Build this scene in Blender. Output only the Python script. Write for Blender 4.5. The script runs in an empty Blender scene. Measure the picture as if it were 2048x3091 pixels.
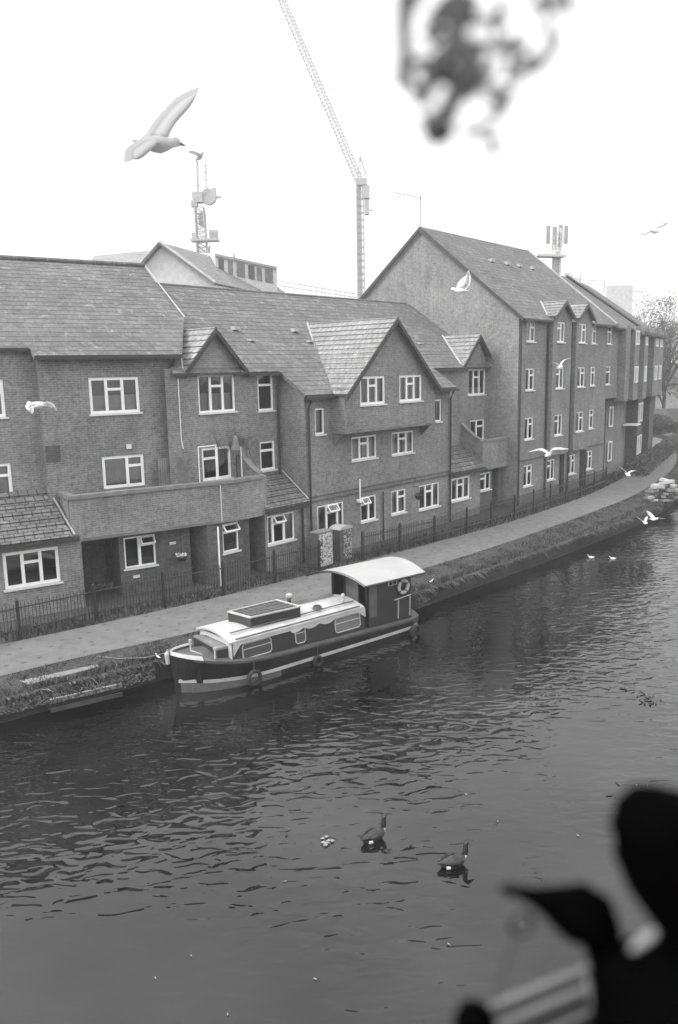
import bpy, math, random
import numpy as np
from mathutils import Vector
from mathutils.geometry import tessellate_polygon
random.seed(7)
sc = bpy.context.scene
R = math.radians
# ---------------------------------------------------------------- camera
FPX, CX, CY, CAMH = 2405.0, 1024.0, 1545.5, 7.6
PITCH, ROLL = math.atan(.1788), .0205
fw = Vector((0, math.cos(PITCH), -math.sin(PITCH)))
r0 = Vector((1, 0, 0)); u0 = r0.cross(fw)
RT = (math.cos(ROLL) * r0 - math.sin(ROLL) * u0).normalized()
UP = (math.sin(ROLL) * r0 + math.cos(ROLL) * u0).normalized()
CAM = Vector((0, 0, CAMH))
cd = bpy.data.cameras.new('camera'); cam = bpy.data.objects.new('camera', cd)
sc.collection.objects.link(cam); sc.camera = cam
from mathutils import Matrix
M = Matrix((RT, UP, -fw)).transposed().to_4x4(); M.translation = CAM
cam.matrix_world = M
cd.sensor_fit = 'VERTICAL'; cd.sensor_height = 36; cd.lens = 36 * FPX / 3091
cd.clip_start = .05; cd.clip_end = 3000
cd.dof.use_dof = True; cd.dof.focus_distance = 27; cd.dof.aperture_fstop = 2.8
# ---------------------------------------------------------------- world, sun, exposure
SUN_AZ, SUN_EL = 248, 42            # compass style: degrees clockwise from +Y
w = bpy.data.worlds.new('World'); sc.world = w; w.use_nodes = True
nt = w.node_tree; bg = nt.nodes['Background']
sky = nt.nodes.new('ShaderNodeTexSky'); sky.sky_type = 'NISHITA'; sky.sun_disc = False
sky.sun_elevation = R(SUN_EL); sky.sun_rotation = R(SUN_AZ); sky.air_density = 1; sky.dust_density = 6
bw = nt.nodes.new('ShaderNodeRGBToBW'); nt.links.new(sky.outputs[0], bw.inputs[0])
mx = nt.nodes.new('ShaderNodeMix'); mx.data_type = 'FLOAT'; mx.inputs[0].default_value = .75
nt.links.new(bw.outputs[0], mx.inputs[2]); mx.inputs[3].default_value = 6.8   # overcast: mostly an even cloud deck, brighter overhead
tco = nt.nodes.new('ShaderNodeTexCoord'); sxyz = nt.nodes.new('ShaderNodeSeparateXYZ'); nt.links.new(tco.outputs['Generated'], sxyz.inputs[0])
ma = nt.nodes.new('ShaderNodeMath'); ma.operation = 'MULTIPLY_ADD'; ma.inputs[1].default_value = 1.2; ma.inputs[2].default_value = 1.0; nt.links.new(sxyz.outputs['Z'], ma.inputs[0])
mb_ = nt.nodes.new('ShaderNodeMath'); mb_.operation = 'MULTIPLY'; nt.links.new(mx.outputs[0], mb_.inputs[0]); nt.links.new(ma.outputs[0], mb_.inputs[1])
nt.links.new(mb_.outputs[0], bg.inputs['Color']); bg.inputs['Strength'].default_value = .12
sl = bpy.data.lights.new('sun', 'SUN'); sl.energy = 1.5; sl.angle = R(25); sl.color = (1, .995, .985)
so = bpy.data.objects.new('sun', sl); sc.collection.objects.link(so)
sdir = Vector((math.sin(R(SUN_AZ)) * math.cos(R(SUN_EL)), math.cos(R(SUN_AZ)) * math.cos(R(SUN_EL)), math.sin(R(SUN_EL))))
so.rotation_euler = sdir.to_track_quat('Z', 'Y').to_euler()
sc.view_settings.view_transform = 'Standard'; sc.view_settings.look = 'None'
sc.view_settings.gamma = 1; sc.view_settings.exposure = .7
sc.cycles.volume_bounces = 3
# ---------------------------------------------------------------- helpers
def ray(x, y): return fw + (x - CX) / FPX * RT + (CY - y) / FPX * UP
def gpt(x, y, h=0.):
    d = ray(x, y); return CAM + d * ((h - CAMH) / d.z)
def dpt(x, y, dist): return CAM + ray(x, y) * dist
class Fr:                                        # a wall line: s along it, n out towards the canal, z up
    def __init__(s, p, az):
        a = R(az); s.D = Vector((math.sin(a), math.cos(a), 0)); s.N = Vector((math.cos(a), -math.sin(a), 0)); s.P = Vector((p[0], p[1], 0))
    def w(s, a, n, z): return s.P + s.D * a + s.N * n + Vector((0, 0, z))
FENCE0 = gpt(290, 1873)
_a = R(56.5)
FA = Fr(FENCE0 + Vector((-math.cos(_a), math.sin(_a), 0)) * 3.0, 56.5)
FB = Fr(gpt(932, 1690), 41.5)
FD = Fr(gpt(1557, 1527), 39.5)
_e = FD.w(17.4, 0, 0); FE = Fr(_e, 29)
ZW = -.62

class MB:
    def __init__(s): s.v = []; s.f = []; s.m = []
    def poly(s, pts, m=0):
        i = len(s.v); s.v += [Vector(p) for p in pts]; s.f.append(list(range(i, i + len(pts)))); s.m.append(m)
    def tris(s, pts, tri, m=0):
        i = len(s.v); s.v += [Vector(p) for p in pts]
        for t in tri: s.f.append([i + k for k in t]); s.m.append(m)
    def hexa(s, b, t, m=0):
        i = len(s.v); n = len(b); s.v += [Vector(p) for p in b] + [Vector(p) for p in t]
        s.f.append([i + k for k in reversed(range(n))]); s.f.append([i + n + k for k in range(n)]); s.m += [m, m]
        for k in range(n):
            j = (k + 1) % n; s.f.append([i + k, i + j, i + n + j, i + n + k]); s.m.append(m)
    def box(s, F, s0, s1, n0, n1, z0, z1, m=0):
        s.hexa([F.w(s0, n0, z0), F.w(s0, n1, z0), F.w(s1, n1, z0), F.w(s1, n0, z0)],
               [F.w(s0, n0, z1), F.w(s0, n1, z1), F.w(s1, n1, z1), F.w(s1, n0, z1)], m)
    def abox(s, c, h, m=0, ax=None):
        c = Vector(c); X, Y, Z = ax or (Vector((1, 0, 0)), Vector((0, 1, 0)), Vector((0, 0, 1)))
        q = [(-1, -1), (1, -1), (1, 1), (-1, 1)]
        s.hexa([c + X * a * h[0] + Y * b * h[1] - Z * h[2] for a, b in q], [c + X * a * h[0] + Y * b * h[1] + Z * h[2] for a, b in q], m)
    def bar(s, p, q, r, m=0, n=4, r2=None):
        p = Vector(p); q = Vector(q); d = (q - p)
        if d.length < 1e-6: return
        d.normalize(); a = d.orthogonal().normalized(); b = d.cross(a); r2 = r if r2 is None else r2
        o = math.pi / 4 if n == 4 else 0
        A = [p + (a * math.cos(o + 2 * math.pi * k / n) + b * math.sin(o + 2 * math.pi * k / n)) * r for k in range(n)]
        B = [q + (a * math.cos(o + 2 * math.pi * k / n) + b * math.sin(o + 2 * math.pi * k / n)) * r2 for k in range(n)]
        s.hexa(A, B, m)
    def pipe(s, pts, r, m=0, n=6):
        rad = r if isinstance(r, (list, tuple)) else [r] * len(pts)
        s.loft([s.ring(pts, i, rad[i], rad[i], n) for i in range(len(pts))], m)
    @staticmethod
    def ring(pts, i, ra, rb, n, up=(0, 0, 1)):
        p = Vector(pts[i]); d = Vector(pts[min(i + 1, len(pts) - 1)]) - Vector(pts[max(i - 1, 0)])
        d.normalize(); u = Vector(up); a = d.cross(u)
        if a.length < .15: a = d.cross(Vector((1, .3, 0)))
        a.normalize(); b = a.cross(d)
        return [p + a * math.cos(2 * math.pi * k / n) * ra + b * math.sin(2 * math.pi * k / n) * rb for k in range(n)]
    def loft(s, rings, m=0, closed=True, cap=True):
        i = len(s.v); n = len(rings[0])
        for r in rings: s.v += [Vector(p) for p in r]
        mm = m if isinstance(m, (list, tuple)) else [m] * len(rings)
        for a in range(len(rings) - 1):
            for k in range(n if closed else n - 1):
                j = (k + 1) % n; s.f.append([i + a * n + k, i + a * n + j, i + (a + 1) * n + j, i + (a + 1) * n + k]); s.m.append(mm[a])
        if cap:
            s.f.append([i + k for k in reversed(range(n))]); s.m.append(mm[0])
            s.f.append([i + (len(rings) - 1) * n + k for k in range(n)]); s.m.append(mm[-1])
    def torus(s, c, ax, Rr, r, m=0, n=24, k=8, sq=1.):
        c = Vector(c); ax = Vector(ax).normalized(); a = ax.orthogonal().normalized(); b = ax.cross(a); i = len(s.v)
        for p in range(n):
            t = 2 * math.pi * p / n; rd = a * math.cos(t) + b * math.sin(t)
            for q in range(k):
                u = 2 * math.pi * q / k; s.v.append(c + rd * (Rr + r * math.cos(u)) + ax * r * sq * math.sin(u))
        for p in range(n):
            for q in range(k):
                s.f.append([i + p * k + q, i + ((p + 1) % n) * k + q, i + ((p + 1) % n) * k + (q + 1) % k, i + p * k + (q + 1) % k]); s.m.append(m)
    def build(s, name, mats, parent=None, smooth=False, kind=None, split=False):
        if split:                                     # every separate piece becomes a part of its own
            par = list(range(len(s.v)))
            def fi(a):
                while par[a] != a: par[a] = par[par[a]]; a = par[a]
                return a
            for f in s.f:
                for k in f[1:]: par[fi(k)] = fi(f[0])
            out = []; gr = {}
            for f, m in zip(s.f, s.m): gr.setdefault(fi(f[0]), []).append((f, m))
            for g in gr.values():
                b = MB(); mp = {}
                for f, m in g:
                    for k in f:
                        if k not in mp: mp[k] = len(b.v); b.v.append(s.v[k])
                    b.f.append([mp[k] for k in f]); b.m.append(m)
                out.append(b.build(name, mats, parent, smooth, kind))
            return out[0]
        mats = mats if isinstance(mats, (list, tuple)) else [mats]
        org = worldloc(parent) if parent else (s.v[0].copy() if s.v else Vector())
        if not parent:
            c = sum((v for v in s.v), Vector()) / len(s.v); org = Vector((c.x, c.y, min(v.z for v in s.v)))
        me = bpy.data.meshes.new(name)
        me.from_pydata([v - org for v in s.v], [], s.f); me.update()
        for i, p in enumerate(me.polygons): p.material_index = min(s.m[i], len(mats) - 1); p.use_smooth = smooth
        uv = me.uv_layers.new(name='uv')
        co = np.array([tuple(v) for v in s.v])
        for p in me.polygons:
            nn = p.normal; u = Vector((-nn.y, nn.x, 0))
            if u.length < .02: u = Vector((1, 0, 0))
            u.normalize(); v = nn.cross(u)
            for li, vi in zip(p.loop_indices, p.vertices):
                q = Vector(co[vi]); uv.data[li].uv = (q.dot(u), q.dot(v))
        for m in mats: me.materials.append(m)
        o = bpy.data.objects.new(name, me); sc.collection.objects.link(o)
        if parent: o.parent = parent
        else: o.location = org
        if kind: o['kind'] = kind
        return o
def worldloc(o):
    l = Vector()
    while o: l = l + Vector(o.location); o = o.parent
    return l
def tag(o, label, cat, group=None):
    o['label'] = label; o['category'] = cat
    if group: o['group'] = group
    return o
def thing(name, loc, label, cat, group=None):
    o = bpy.data.objects.new(name, None); o.location = Vector(loc); o.empty_display_size = .2
    sc.collection.objects.link(o); return tag(o, label, cat, group)
# ---------------------------------------------------------------- materials (black and white film: all greys)
def new(name):
    m = bpy.data.materials.new(name); m.use_nodes = True; nt = m.node_tree; return m, nt, nt.nodes['Principled BSDF']
def N(nt, t, **k):
    n = nt.nodes.new(t)
    for a, b in k.items():
        if hasattr(n, a): setattr(n, a, b)
        else: n.inputs[a].default_value = b
    return n
def ramp(nt, src, stops):
    r = nt.nodes.new('ShaderNodeValToRGB'); nt.links.new(src, r.inputs[0])
    e = r.color_ramp.elements
    while len(e) < len(stops): e.new(.5)
    for x, (p, c) in zip(e, stops): x.position = p; x.color = (c, c, c, 1)
    return r.outputs[0]
def mul(nt, a, b, f=1.):
    m = nt.nodes.new('ShaderNodeMix'); m.data_type = 'RGBA'; m.blend_type = 'MULTIPLY'; m.inputs[0].default_value = f
    nt.links.new(a, m.inputs[6]); nt.links.new(b, m.inputs[7]); return m.outputs[2]
def mat(name, base, rough=.7, var=.18, scale=3., fine=30., spec=.5, metal=0, bump=0.):
    m, nt, b = new(name); tc = N(nt, 'ShaderNodeTexCoord'); g = N(nt, 'ShaderNodeNewGeometry')
    n1 = N(nt, 'ShaderNodeTexNoise', Scale=scale, Detail=4.); n2 = N(nt, 'ShaderNodeTexNoise', Scale=fine, Detail=3.)
    for n in (n1, n2): nt.links.new(g.outputs['Position'], n.inputs['Vector'])
    a = ramp(nt, n1.outputs[0], [(.3, base * (1 - var)), (.7, min(1, base * (1 + var)))])
    c = ramp(nt, n2.outputs[0], [(.3, 1 - var), (.7, 1.)])
    nt.links.new(mul(nt, a, c), b.inputs['Base Color']); b.inputs['Roughness'].default_value = rough; b.inputs['Metallic'].default_value = metal
    b.inputs['Specular IOR Level'].default_value = spec
    if bump:
        bp = N(nt, 'ShaderNodeBump', Strength=bump, Distance=.02); nt.links.new(n2.outputs[0], bp.inputs['Height']); nt.links.new(bp.outputs[0], b.inputs['Normal'])
    return m
def brickmat(name, c1, c2, cm, bw_, bh, mort, lo=.74, hi=1.12, bump=.4, rough=.85, off=.5, lichen=0., spec=.3):
    m, nt, b = new(name); uv = N(nt, 'ShaderNodeUVMap', uv_map='uv'); g = N(nt, 'ShaderNodeNewGeometry')
    br = N(nt, 'ShaderNodeTexBrick', offset=off); br.inputs['Scale'].default_value = 1; br.inputs['Brick Width'].default_value = bw_
    br.inputs['Row Height'].default_value = bh; br.inputs['Mortar Size'].default_value = mort; br.inputs['Mortar Smooth'].default_value = .3
    for k, c in (('Color1', c1), ('Color2', c2), ('Mortar', cm)): br.inputs[k].default_value = (c, c, c, 1)
    nt.links.new(uv.outputs[0], br.inputs['Vector'])
    n1 = N(nt, 'ShaderNodeTexNoise', Scale=.55, Detail=5., Roughness=.6); n2 = N(nt, 'ShaderNodeTexNoise', Scale=7., Detail=4., Roughness=.7)
    for n in (n1, n2): nt.links.new(g.outputs['Position'], n.inputs['Vector'])
    c = mul(nt, br.outputs[0], ramp(nt, n1.outputs[0], [(.3, lo), (.7, hi)]))
    c = mul(nt, c, ramp(nt, n2.outputs[0], [(.25, .58), (.75, 1.28)]))
    if lichen:
        n3 = N(nt, 'ShaderNodeTexNoise', Scale=3.2, Detail=6., Roughness=.75); nt.links.new(g.outputs['Position'], n3.inputs['Vector'])
        mm = nt.nodes.new('ShaderNodeMix'); mm.data_type = 'RGBA'; nt.links.new(ramp(nt, n3.outputs[0], [(.55, 0), (.72, lichen)]), mm.inputs[0])
        nt.links.new(c, mm.inputs[6]); mm.inputs[7].default_value = (.5, .5, .5, 1); c = mm.outputs[2]
    mpx = N(nt, 'ShaderNodeMapping'); mpx.inputs['Scale'].default_value = (2.2, 2.2, .35); nt.links.new(g.outputs['Position'], mpx.inputs[0]); n4 = N(nt, 'ShaderNodeTexNoise', Scale=1., Detail=6., Roughness=.7); nt.links.new(mpx.outputs[0], n4.inputs['Vector'])
    c = mul(nt, c, ramp(nt, n4.outputs[0], [(.34, .86), (.56, 1.03)]))
    nt.links.new(c, b.inputs['Base Color']); b.inputs['Roughness'].default_value = rough; b.inputs['Specular IOR Level'].default_value = spec
    bp = N(nt, 'ShaderNodeBump', Strength=bump, Distance=.01); nt.links.new(br.outputs[1], bp.inputs['Height']); bp.invert = True
    nt.links.new(bp.outputs[0], b.inputs['Normal']); return m
BRICK = brickmat('brick', .195, .25, .31, .225, .075, .011)
BRICKD = brickmat('dark_shade_brick', .09, .13, .16, .225, .075, .009)  # dark courses; in recesses and under balconies shade is put into the colour
TILE = brickmat('roof_tile', .13, .17, .11, .3, .32, .010, .8, 1.15, .2, .85, .5, .45, .25)
TILEC = brickmat('lean_to_tile', .15, .22, .05, .3, .30, .022, .8, 1.15, .6, .7, .5, .5, .5)
TILEL = brickmat('pale_lit_roof_tile', .22, .29, .11, .3, .32, .02, .85, 1.1, .6, .7, .5, .3, .5)  # lightened tile: left gable slopes carry light from the left in their colour
WHITE = mat('white_plastic', .9, .35, .05)
SILLM = mat('white_sill', .7, .45, .1)
DARK = mat('dark_room', .03, .9, .3)
IRON = mat('black_iron', .025, .4, .2)
PIPE = mat('dark_pipe', .035, .5, .15)
CURT = mat('curtain_cloth', .8, .9, .15, 2, 25)
PALE = mat('pale_mortar', .42, .8, .15)
HAZEW = mat('haze_pale_grey', .62, .85, .12)  # distance haze put into the colour of far walls and masts
LEAD = mat('coping_stone', .22, .8, .25)
WOOD = mat('grey_wood', .2, .8, .3, 2, 40)
CONC = mat('pale_concrete', .42, .85, .15)
STEEL = mat('crane_steel', .4, .6, .2)  # paler than bare steel, distance haze put into the colour
def glassmat():
    m = bpy.data.materials.new('window_glass'); m.use_nodes = True; nt = m.node_tree; nt.nodes.clear()
    o = N(nt, 'ShaderNodeOutputMaterial'); mx = N(nt, 'ShaderNodeMixShader'); f = N(nt, 'ShaderNodeFresnel', IOR=2.1)
    t = N(nt, 'ShaderNodeBsdfTransparent'); t.inputs[0].default_value = (.8, .8, .8, 1); g = N(nt, 'ShaderNodeBsdfGlossy', Roughness=.03)
    no = N(nt, 'ShaderNodeTexNoise', Scale=1.5); ge = N(nt, 'ShaderNodeNewGeometry'); nt.links.new(ge.outputs['Position'], no.inputs['Vector'])
    bp = N(nt, 'ShaderNodeBump', Strength=.05, Distance=.1); nt.links.new(no.outputs[0], bp.inputs['Height']); nt.links.new(bp.outputs[0], g.inputs['Normal'])
    nt.links.new(f.outputs[0], mx.inputs[0]); nt.links.new(t.outputs[0], mx.inputs[1]); nt.links.new(g.outputs[0], mx.inputs[2]); nt.links.new(mx.outputs[0], o.inputs[0]); return m
GLASS = glassmat()
# ---------------------------------------------------------------- walls, windows, roofs
def wall(mb, F, n, outline, holes=(), depth=.45, m=0, mr=None):
    polys = [[Vector((a, b, 0)) for a, b in outline]] + [[Vector((h[0], h[1], 0)), Vector((h[0], h[3], 0)), Vector((h[2], h[3], 0)), Vector((h[2], h[1], 0))] for h in holes]
    tri = tessellate_polygon(polys); flat = [p for q in polys for p in q]
    pts = [F.w(p.x, n, p.y) for p in flat]; good = []
    for t in tri:
        a, b, c = (pts[k] for k in t)
        nn = (b - a).cross(c - a)
        good.append(t if nn.dot(F.N) > 0 else (t[0], t[2], t[1]))
    mb.tris(pts, good, m)
    for (a, b, c, d) in holes:
        q = [(a, b), (a, d), (c, d), (c, b)]
        for k in range(4):
            p, r = q[k], q[(k + 1) % 4]
            mb.poly([F.w(p[0], n, p[1]), F.w(r[0], n, r[1]), F.w(r[0], n - .13, r[1]), F.w(p[0], n - .13, p[1])], m)
            mb.poly([F.w(p[0], n - .13, p[1]), F.w(r[0], n - .13, r[1]), F.w(r[0], n - depth, r[1]), F.w(p[0], n - depth, p[1])], 1)
        mb.poly([F.w(x, n - depth, y) for x, y in q], 1)
def side(mb, F, s, n0, n1, z0, z1, z0b=None, z1b=None, m=0):
    mb.poly([F.w(s, n0, z0), F.w(s, n1, z0 if z0b is None else z0b), F.w(s, n1, z1 if z1b is None else z1b), F.w(s, n0, z1)], m)
def window(house, F, n, s0, z0, s1, z1, cols='FVF', curtain=0., name='window', wid=None, bd=.1, sill=True):
    fr = MB(); a, b = n - .10, n - .035; W = s1 - s0
    fr.box(F, s0, s0 + bd, a, b, z0, z1); fr.box(F, s1 - bd, s1, a, b, z0, z1)
    fr.box(F, s0 + bd, s1 - bd, a, b, z1 - bd, z1); fr.box(F, s0 + bd, s1 - bd, a, b, z0, z0 + bd)
    wd = wid or [1.0 if c == 'F' else 1.15 for c in cols]; t = sum(wd); x = s0 + bd; iw = W - 2 * bd
    opens = []
    for i, c in enumerate(cols):
        xe = x + iw * wd[i] / t
        if i < len(cols) - 1: fr.box(F, xe - .05, xe + .05, a, b + .004, z0 + bd, z1 - bd)
        l = x + (.05 if i else 0); r = xe - (.05 if i < len(cols) - 1 else 0)
        if c in 'VO':
            zt = z1 - bd - (z1 - z0) * .25
            fr.box(F, l, r, a, b + .002, zt - .045, zt + .045)
            if c == 'O': opens.append((l, r, zt, z1 - bd))
        x = xe
    for (l, r, zb, zt) in opens:                       # top-hung vent standing open
        h = zt - zb; an = R(38)
        for (p, q, rr) in (((l, 0), (r, 0), .03), ((l, h), (r, h), .03), ((l, 0), (l, h), .03), ((r, 0), (r, h), .03)):
            P = [F.w(u, b + .02 + math.sin(an) * v, zt - math.cos(an) * v) for u, v in (p, q)]
            fr.bar(P[0], P[1], .035)
    wo = fr.build(name, WHITE, house)
    g = MB(); g.poly([F.w(s0 + .05, n - .075, z0 + .05), F.w(s1 - .05, n - .075, z0 + .05), F.w(s1 - .05, n - .075, z1 - .05), F.w(s0 + .05, n - .075, z1 - .05)])
    for (l, r, zb, zt) in opens:
        h = zt - zb; an = R(38)
        g.poly([F.w(u, b + .02 + math.sin(an) * v, zt - math.cos(an) * v) for u, v in ((l, 0), (l, h), (r, h), (r, 0))])
    g.build('pane', GLASS, wo)
    if sill:
        s = MB(); s.box(F, s0 - .06, s1 + .06, n - .03, n + .07, z0 - .06, z0 - .002); s.build('sill', SILLM, wo)
    if curtain:
        c = MB(); k = 26; zt = z1 - .03; h = (z1 - z0)
        full = abs(curtain) > 1; zb = z0 + .03
        if curtain < 0: zt = z0 + h * min(1, -curtain)      # half net across the lower lights
        for (xa, xb) in ([(s0, s1)] if curtain < 0 or full else [(s0, s0 + W * curtain / 2), (s1 - W * curtain / 2, s1)]):
            top = [F.w(xa + (xb - xa) * i / k, n - .22 + .02 * math.sin(i * 1.9), zt) for i in range(k + 1)]
            bot = [F.w(xa + (xb - xa) * i / k, n - .22 + .025 * math.sin(i * 1.9 + .4), zb) for i in range(k + 1)]
            c.loft([bot, top], closed=False, cap=False)
        c.build('curtain', CURT, wo, smooth=True)
    return wo
def clipv(poly, v, keep_above):
    out = []
    for i in range(len(poly)):
        a, b = poly[i], poly[(i + 1) % len(poly)]
        ia = (a[1] >= v) if keep_above else (a[1] <= v); ib = (b[1] >= v) if keep_above else (b[1] <= v)
        if ia: out.append(a)
        if ia != ib:
            t = (v - a[1]) / (b[1] - a[1]); out.append((a[0] + t * (b[0] - a[0]), v))
    return out
def slope(mb, pts, course=.32, lift=.009, thick=.12, m=0):
    """tiled roof slope: overlapping courses over a solid slab"""
    pts = [Vector(p) for p in pts]
    nn = Vector()
    for i in range(len(pts)): nn += pts[i].cross(pts[(i + 1) % len(pts)])
    if nn.z < 0: nn = -nn; pts = pts[::-1]
    nn.normalize(); u = Vector((-nn.y, nn.x, 0)).normalized(); v = nn.cross(u); o = pts[0]
    P = [((p - o).dot(u), (p - o).dot(v)) for p in pts]
    v0 = min(p[1] for p in P); v1 = max(p[1] for p in P); k = 0
    while v0 + k * course < v1 - 1e-4:
        a, b = v0 + k * course, min(v1, v0 + (k + 1) * course)
        q = clipv(clipv(P, a, True), b, False)
        if len(q) >= 3:
            f = lambda y: lift * (1 - (y - a) / course)
            mb.poly([o + u * x + v * y + nn * f(y) for x, y in q], m)
            for i in range(len(q)):
                c, d = q[i], q[(i + 1) % len(q)]
                if abs(c[1] - a) < 1e-5 and abs(d[1] - a) < 1e-5 and abs(c[0] - d[0]) > .02:
                    mb.poly([o + u * c[0] + v * a + nn * lift, o + u * c[0] + v * a - nn * .01, o + u * d[0] + v * a - nn * .01, o + u * d[0] + v * a + nn * lift], m)
        k += 1
    lo = [p - nn * .012 for p in pts]; hi = [p - nn * thick for p in pts]
    mb.hexa(hi, lo, m)
def verge(mb, a, b, r=.06, m=0): mb.bar(a, b, r, m, 4)

def house_part(name, mb, mats, house, **k): return mb.build(name, mats, house, **k)
# ================================================================ SETTING
def smooth_line(L, k=4):
    out = []
    for i in range(len(L) - 1):
        p0 = L[max(i - 1, 0)]; p1 = L[i]; p2 = L[i + 1]; p3 = L[min(i + 2, len(L) - 1)]
        for j in range(k):
            t = j / k
            out.append(tuple(.5 * ((2 * p1[c]) + (-p0[c] + p2[c]) * t + (2 * p0[c] - 5 * p1[c] + 4 * p2[c] - p3[c]) * t * t + (-p0[c] + 3 * p1[c] - 3 * p2[c] + p3[c]) * t ** 3) for c in (0, 1)))
    out.append(tuple(L[-1])); return out
BANK = [(-60, -30), (-30, -3), (-14, 13.2), (-8.18, 18.1), (-5.8, 19.95), (-5.04, 20.5), (-2.2, 22.6), (0, 24.4), (2.45, 26.45), (5.2, 29.3), (9.0, 33.2), (12.0, 36.5), (15.6, 40.6), (19.0, 45.2), (23.5, 52.5), (28.5, 63), (33, 76), (36, 95), (36, 130)]
PG = [(-60, -28), (-30, -1.2), (-14, 15.2), (-8.76, 19.5), (-7.11, 20.85), (-6.08, 21.55), (-4.48, 22.6), (-1.0, 25.7), (3.0, 29.6), (5.3, 31.9), (8.3, 35.2), (12, 39.5), (16.5, 45), (20.2, 50.5), (24.8, 58.5), (29, 68), (32.6, 79), (33.5, 95), (33, 130)]
PF = [(-60, -25), (-30, 1.8), (-14, 18.4), (-9.6, 22.1), (-7.5, 23.7), (-4.1, 26.5), (.92, 31.2), (4.4, 34.6), (8.7, 39.0), (14.1, 45.6), (17.9, 51.2), (20.4, 55.4), (25.4, 65.5), (29.6, 75), (31.5, 84), (31.5, 95), (31, 130)]
def ribbon(A, B, z, zb=None):
    A = smooth_line(A); B = smooth_line(B); n = 90
    def res(L):
        d = [0]
        for i in range(len(L) - 1): d.append(d[-1] + math.dist(L[i], L[i + 1]))
        out = []
        for k in range(n + 1):
            t = d[-1] * k / n; i = max(j for j in range(len(d)) if d[j] <= t + 1e-9); i = min(i, len(L) - 2)
            f = (t - d[i]) / (d[i + 1] - d[i]); out.append((L[i][0] + f * (L[i + 1][0] - L[i][0]), L[i][1] + f * (L[i + 1][1] - L[i][1])))
        return out
    return res(A), res(B)
gm = MB(); bl = smooth_line(BANK)
gm.poly([(x, y, -.05) for x, y in bl] + [(36, 900, -.05), (-900, 900, -.05), (-900, -60, -.05), (-60, -60, -.05)])
GROUND = mat('yard_ground', .075, .95, .35, .6, 9, bump=.5)
gm.build('ground', GROUND, kind='structure')
fb = MB(); fb.poly([(60, -60, -.05), (900, -60, -.05), (900, 900, -.05), (60, 900, -.05)]); fb.build('far_bank', GROUND, kind='structure')
bk = MB()
for i in range(len(bl) - 1):
    (x0, y0), (x1, y1) = bl[i], bl[i + 1]; d = Vector((x1 - x0, y1 - y0, 0)).normalized(); o = Vector((d.y, -d.x, 0)) * .04
    j = lambda k: .025 * math.sin(k * 2.1) + .02 * math.sin(k * .77)
    bk.poly([Vector((x0, y0, -1.6)) + o, Vector((x1, y1, -1.6)) + o, Vector((x1, y1, -.12)) + o * (1 + j(i + 1)), Vector((x0, y0, -.12)) + o * (1 + j(i))])
    bk.poly([Vector((x0, y0, -.12)) + o * (1 + j(i)), Vector((x1, y1, -.12)) + o * (1 + j(i + 1)), Vector((x1, y1, -.046)) - o * 4, Vector((x0, y0, -.046)) - o * 4])
bk.build('canal_bank', brickmat('bank_stone', .035, .05, .025, .6, .25, .02, .6, 1.2, .6), kind='structure')
# path
pm, pn, pb = new('path_tarmac')
g_ = N(pn, 'ShaderNodeNewGeometry'); a1 = N(pn, 'ShaderNodeTexNoise', Scale=1.6, Detail=8., Roughness=.75); a2 = N(pn, 'ShaderNodeTexNoise', Scale=40., Detail=3.)
vo = N(pn, 'ShaderNodeTexVoronoi', Scale=1.5, Randomness=.85); vo.voronoi_dimensions = '2D'; v2 = N(pn, 'ShaderNodeTexVoronoi', Scale=4.5)
no_ = N(pn, 'ShaderNodeTexNoise', Scale=9.)
for q in (a1, a2, vo, v2, no_): pn.links.new(g_.outputs['Position'], q.inputs['Vector'])
mth = N(pn, 'ShaderNodeMath', operation='ADD'); ms = N(pn, 'ShaderNodeMath', operation='MULTIPLY'); ms.inputs[1].default_value = .22
pn.links.new(no_.outputs[0], ms.inputs[0]); pn.links.new(vo.outputs['Distance'], mth.inputs[0]); pn.links.new(ms.outputs[0], mth.inputs[1])
c = mul(pn, ramp(pn, a1.outputs[0], [(.3, .11), (.7, .2)]), ramp(pn, a2.outputs[0], [(.3, .6), (.7, 1.15)]))
c = mul(pn, c, ramp(pn, mth.outputs[0], [(.17, .5), (.24, 1)]))
pn.links.new(c, pb.inputs['Base Color']); pb.inputs['Roughness'].default_value = .85
A_, B_ = ribbon(PG, PF, 0)
pt = MB(); i0 = len(A_)
for i in range(len(A_) - 1): pt.poly([(A_[i][0], A_[i][1], 0), (A_[i + 1][0], A_[i + 1][1], 0), (B_[i + 1][0], B_[i + 1][1], 0), (B_[i][0], B_[i][1], 0)])
pt.build('towpath', pm, kind='structure')
A2, B2 = ribbon(BANK, PG, 0)
gs = MB()
for i in range(len(A2) - 1): gs.poly([(A2[i][0], A2[i][1], -.042), (A2[i + 1][0], A2[i + 1][1], -.042), (B2[i + 1][0], B2[i + 1][1], -.012), (B2[i][0], B2[i][1], -.012)])
gs.build('verge_soil', mat('verge_soil', .06, .95, .5, 5, 30, bump=.6), kind='structure')
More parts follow.
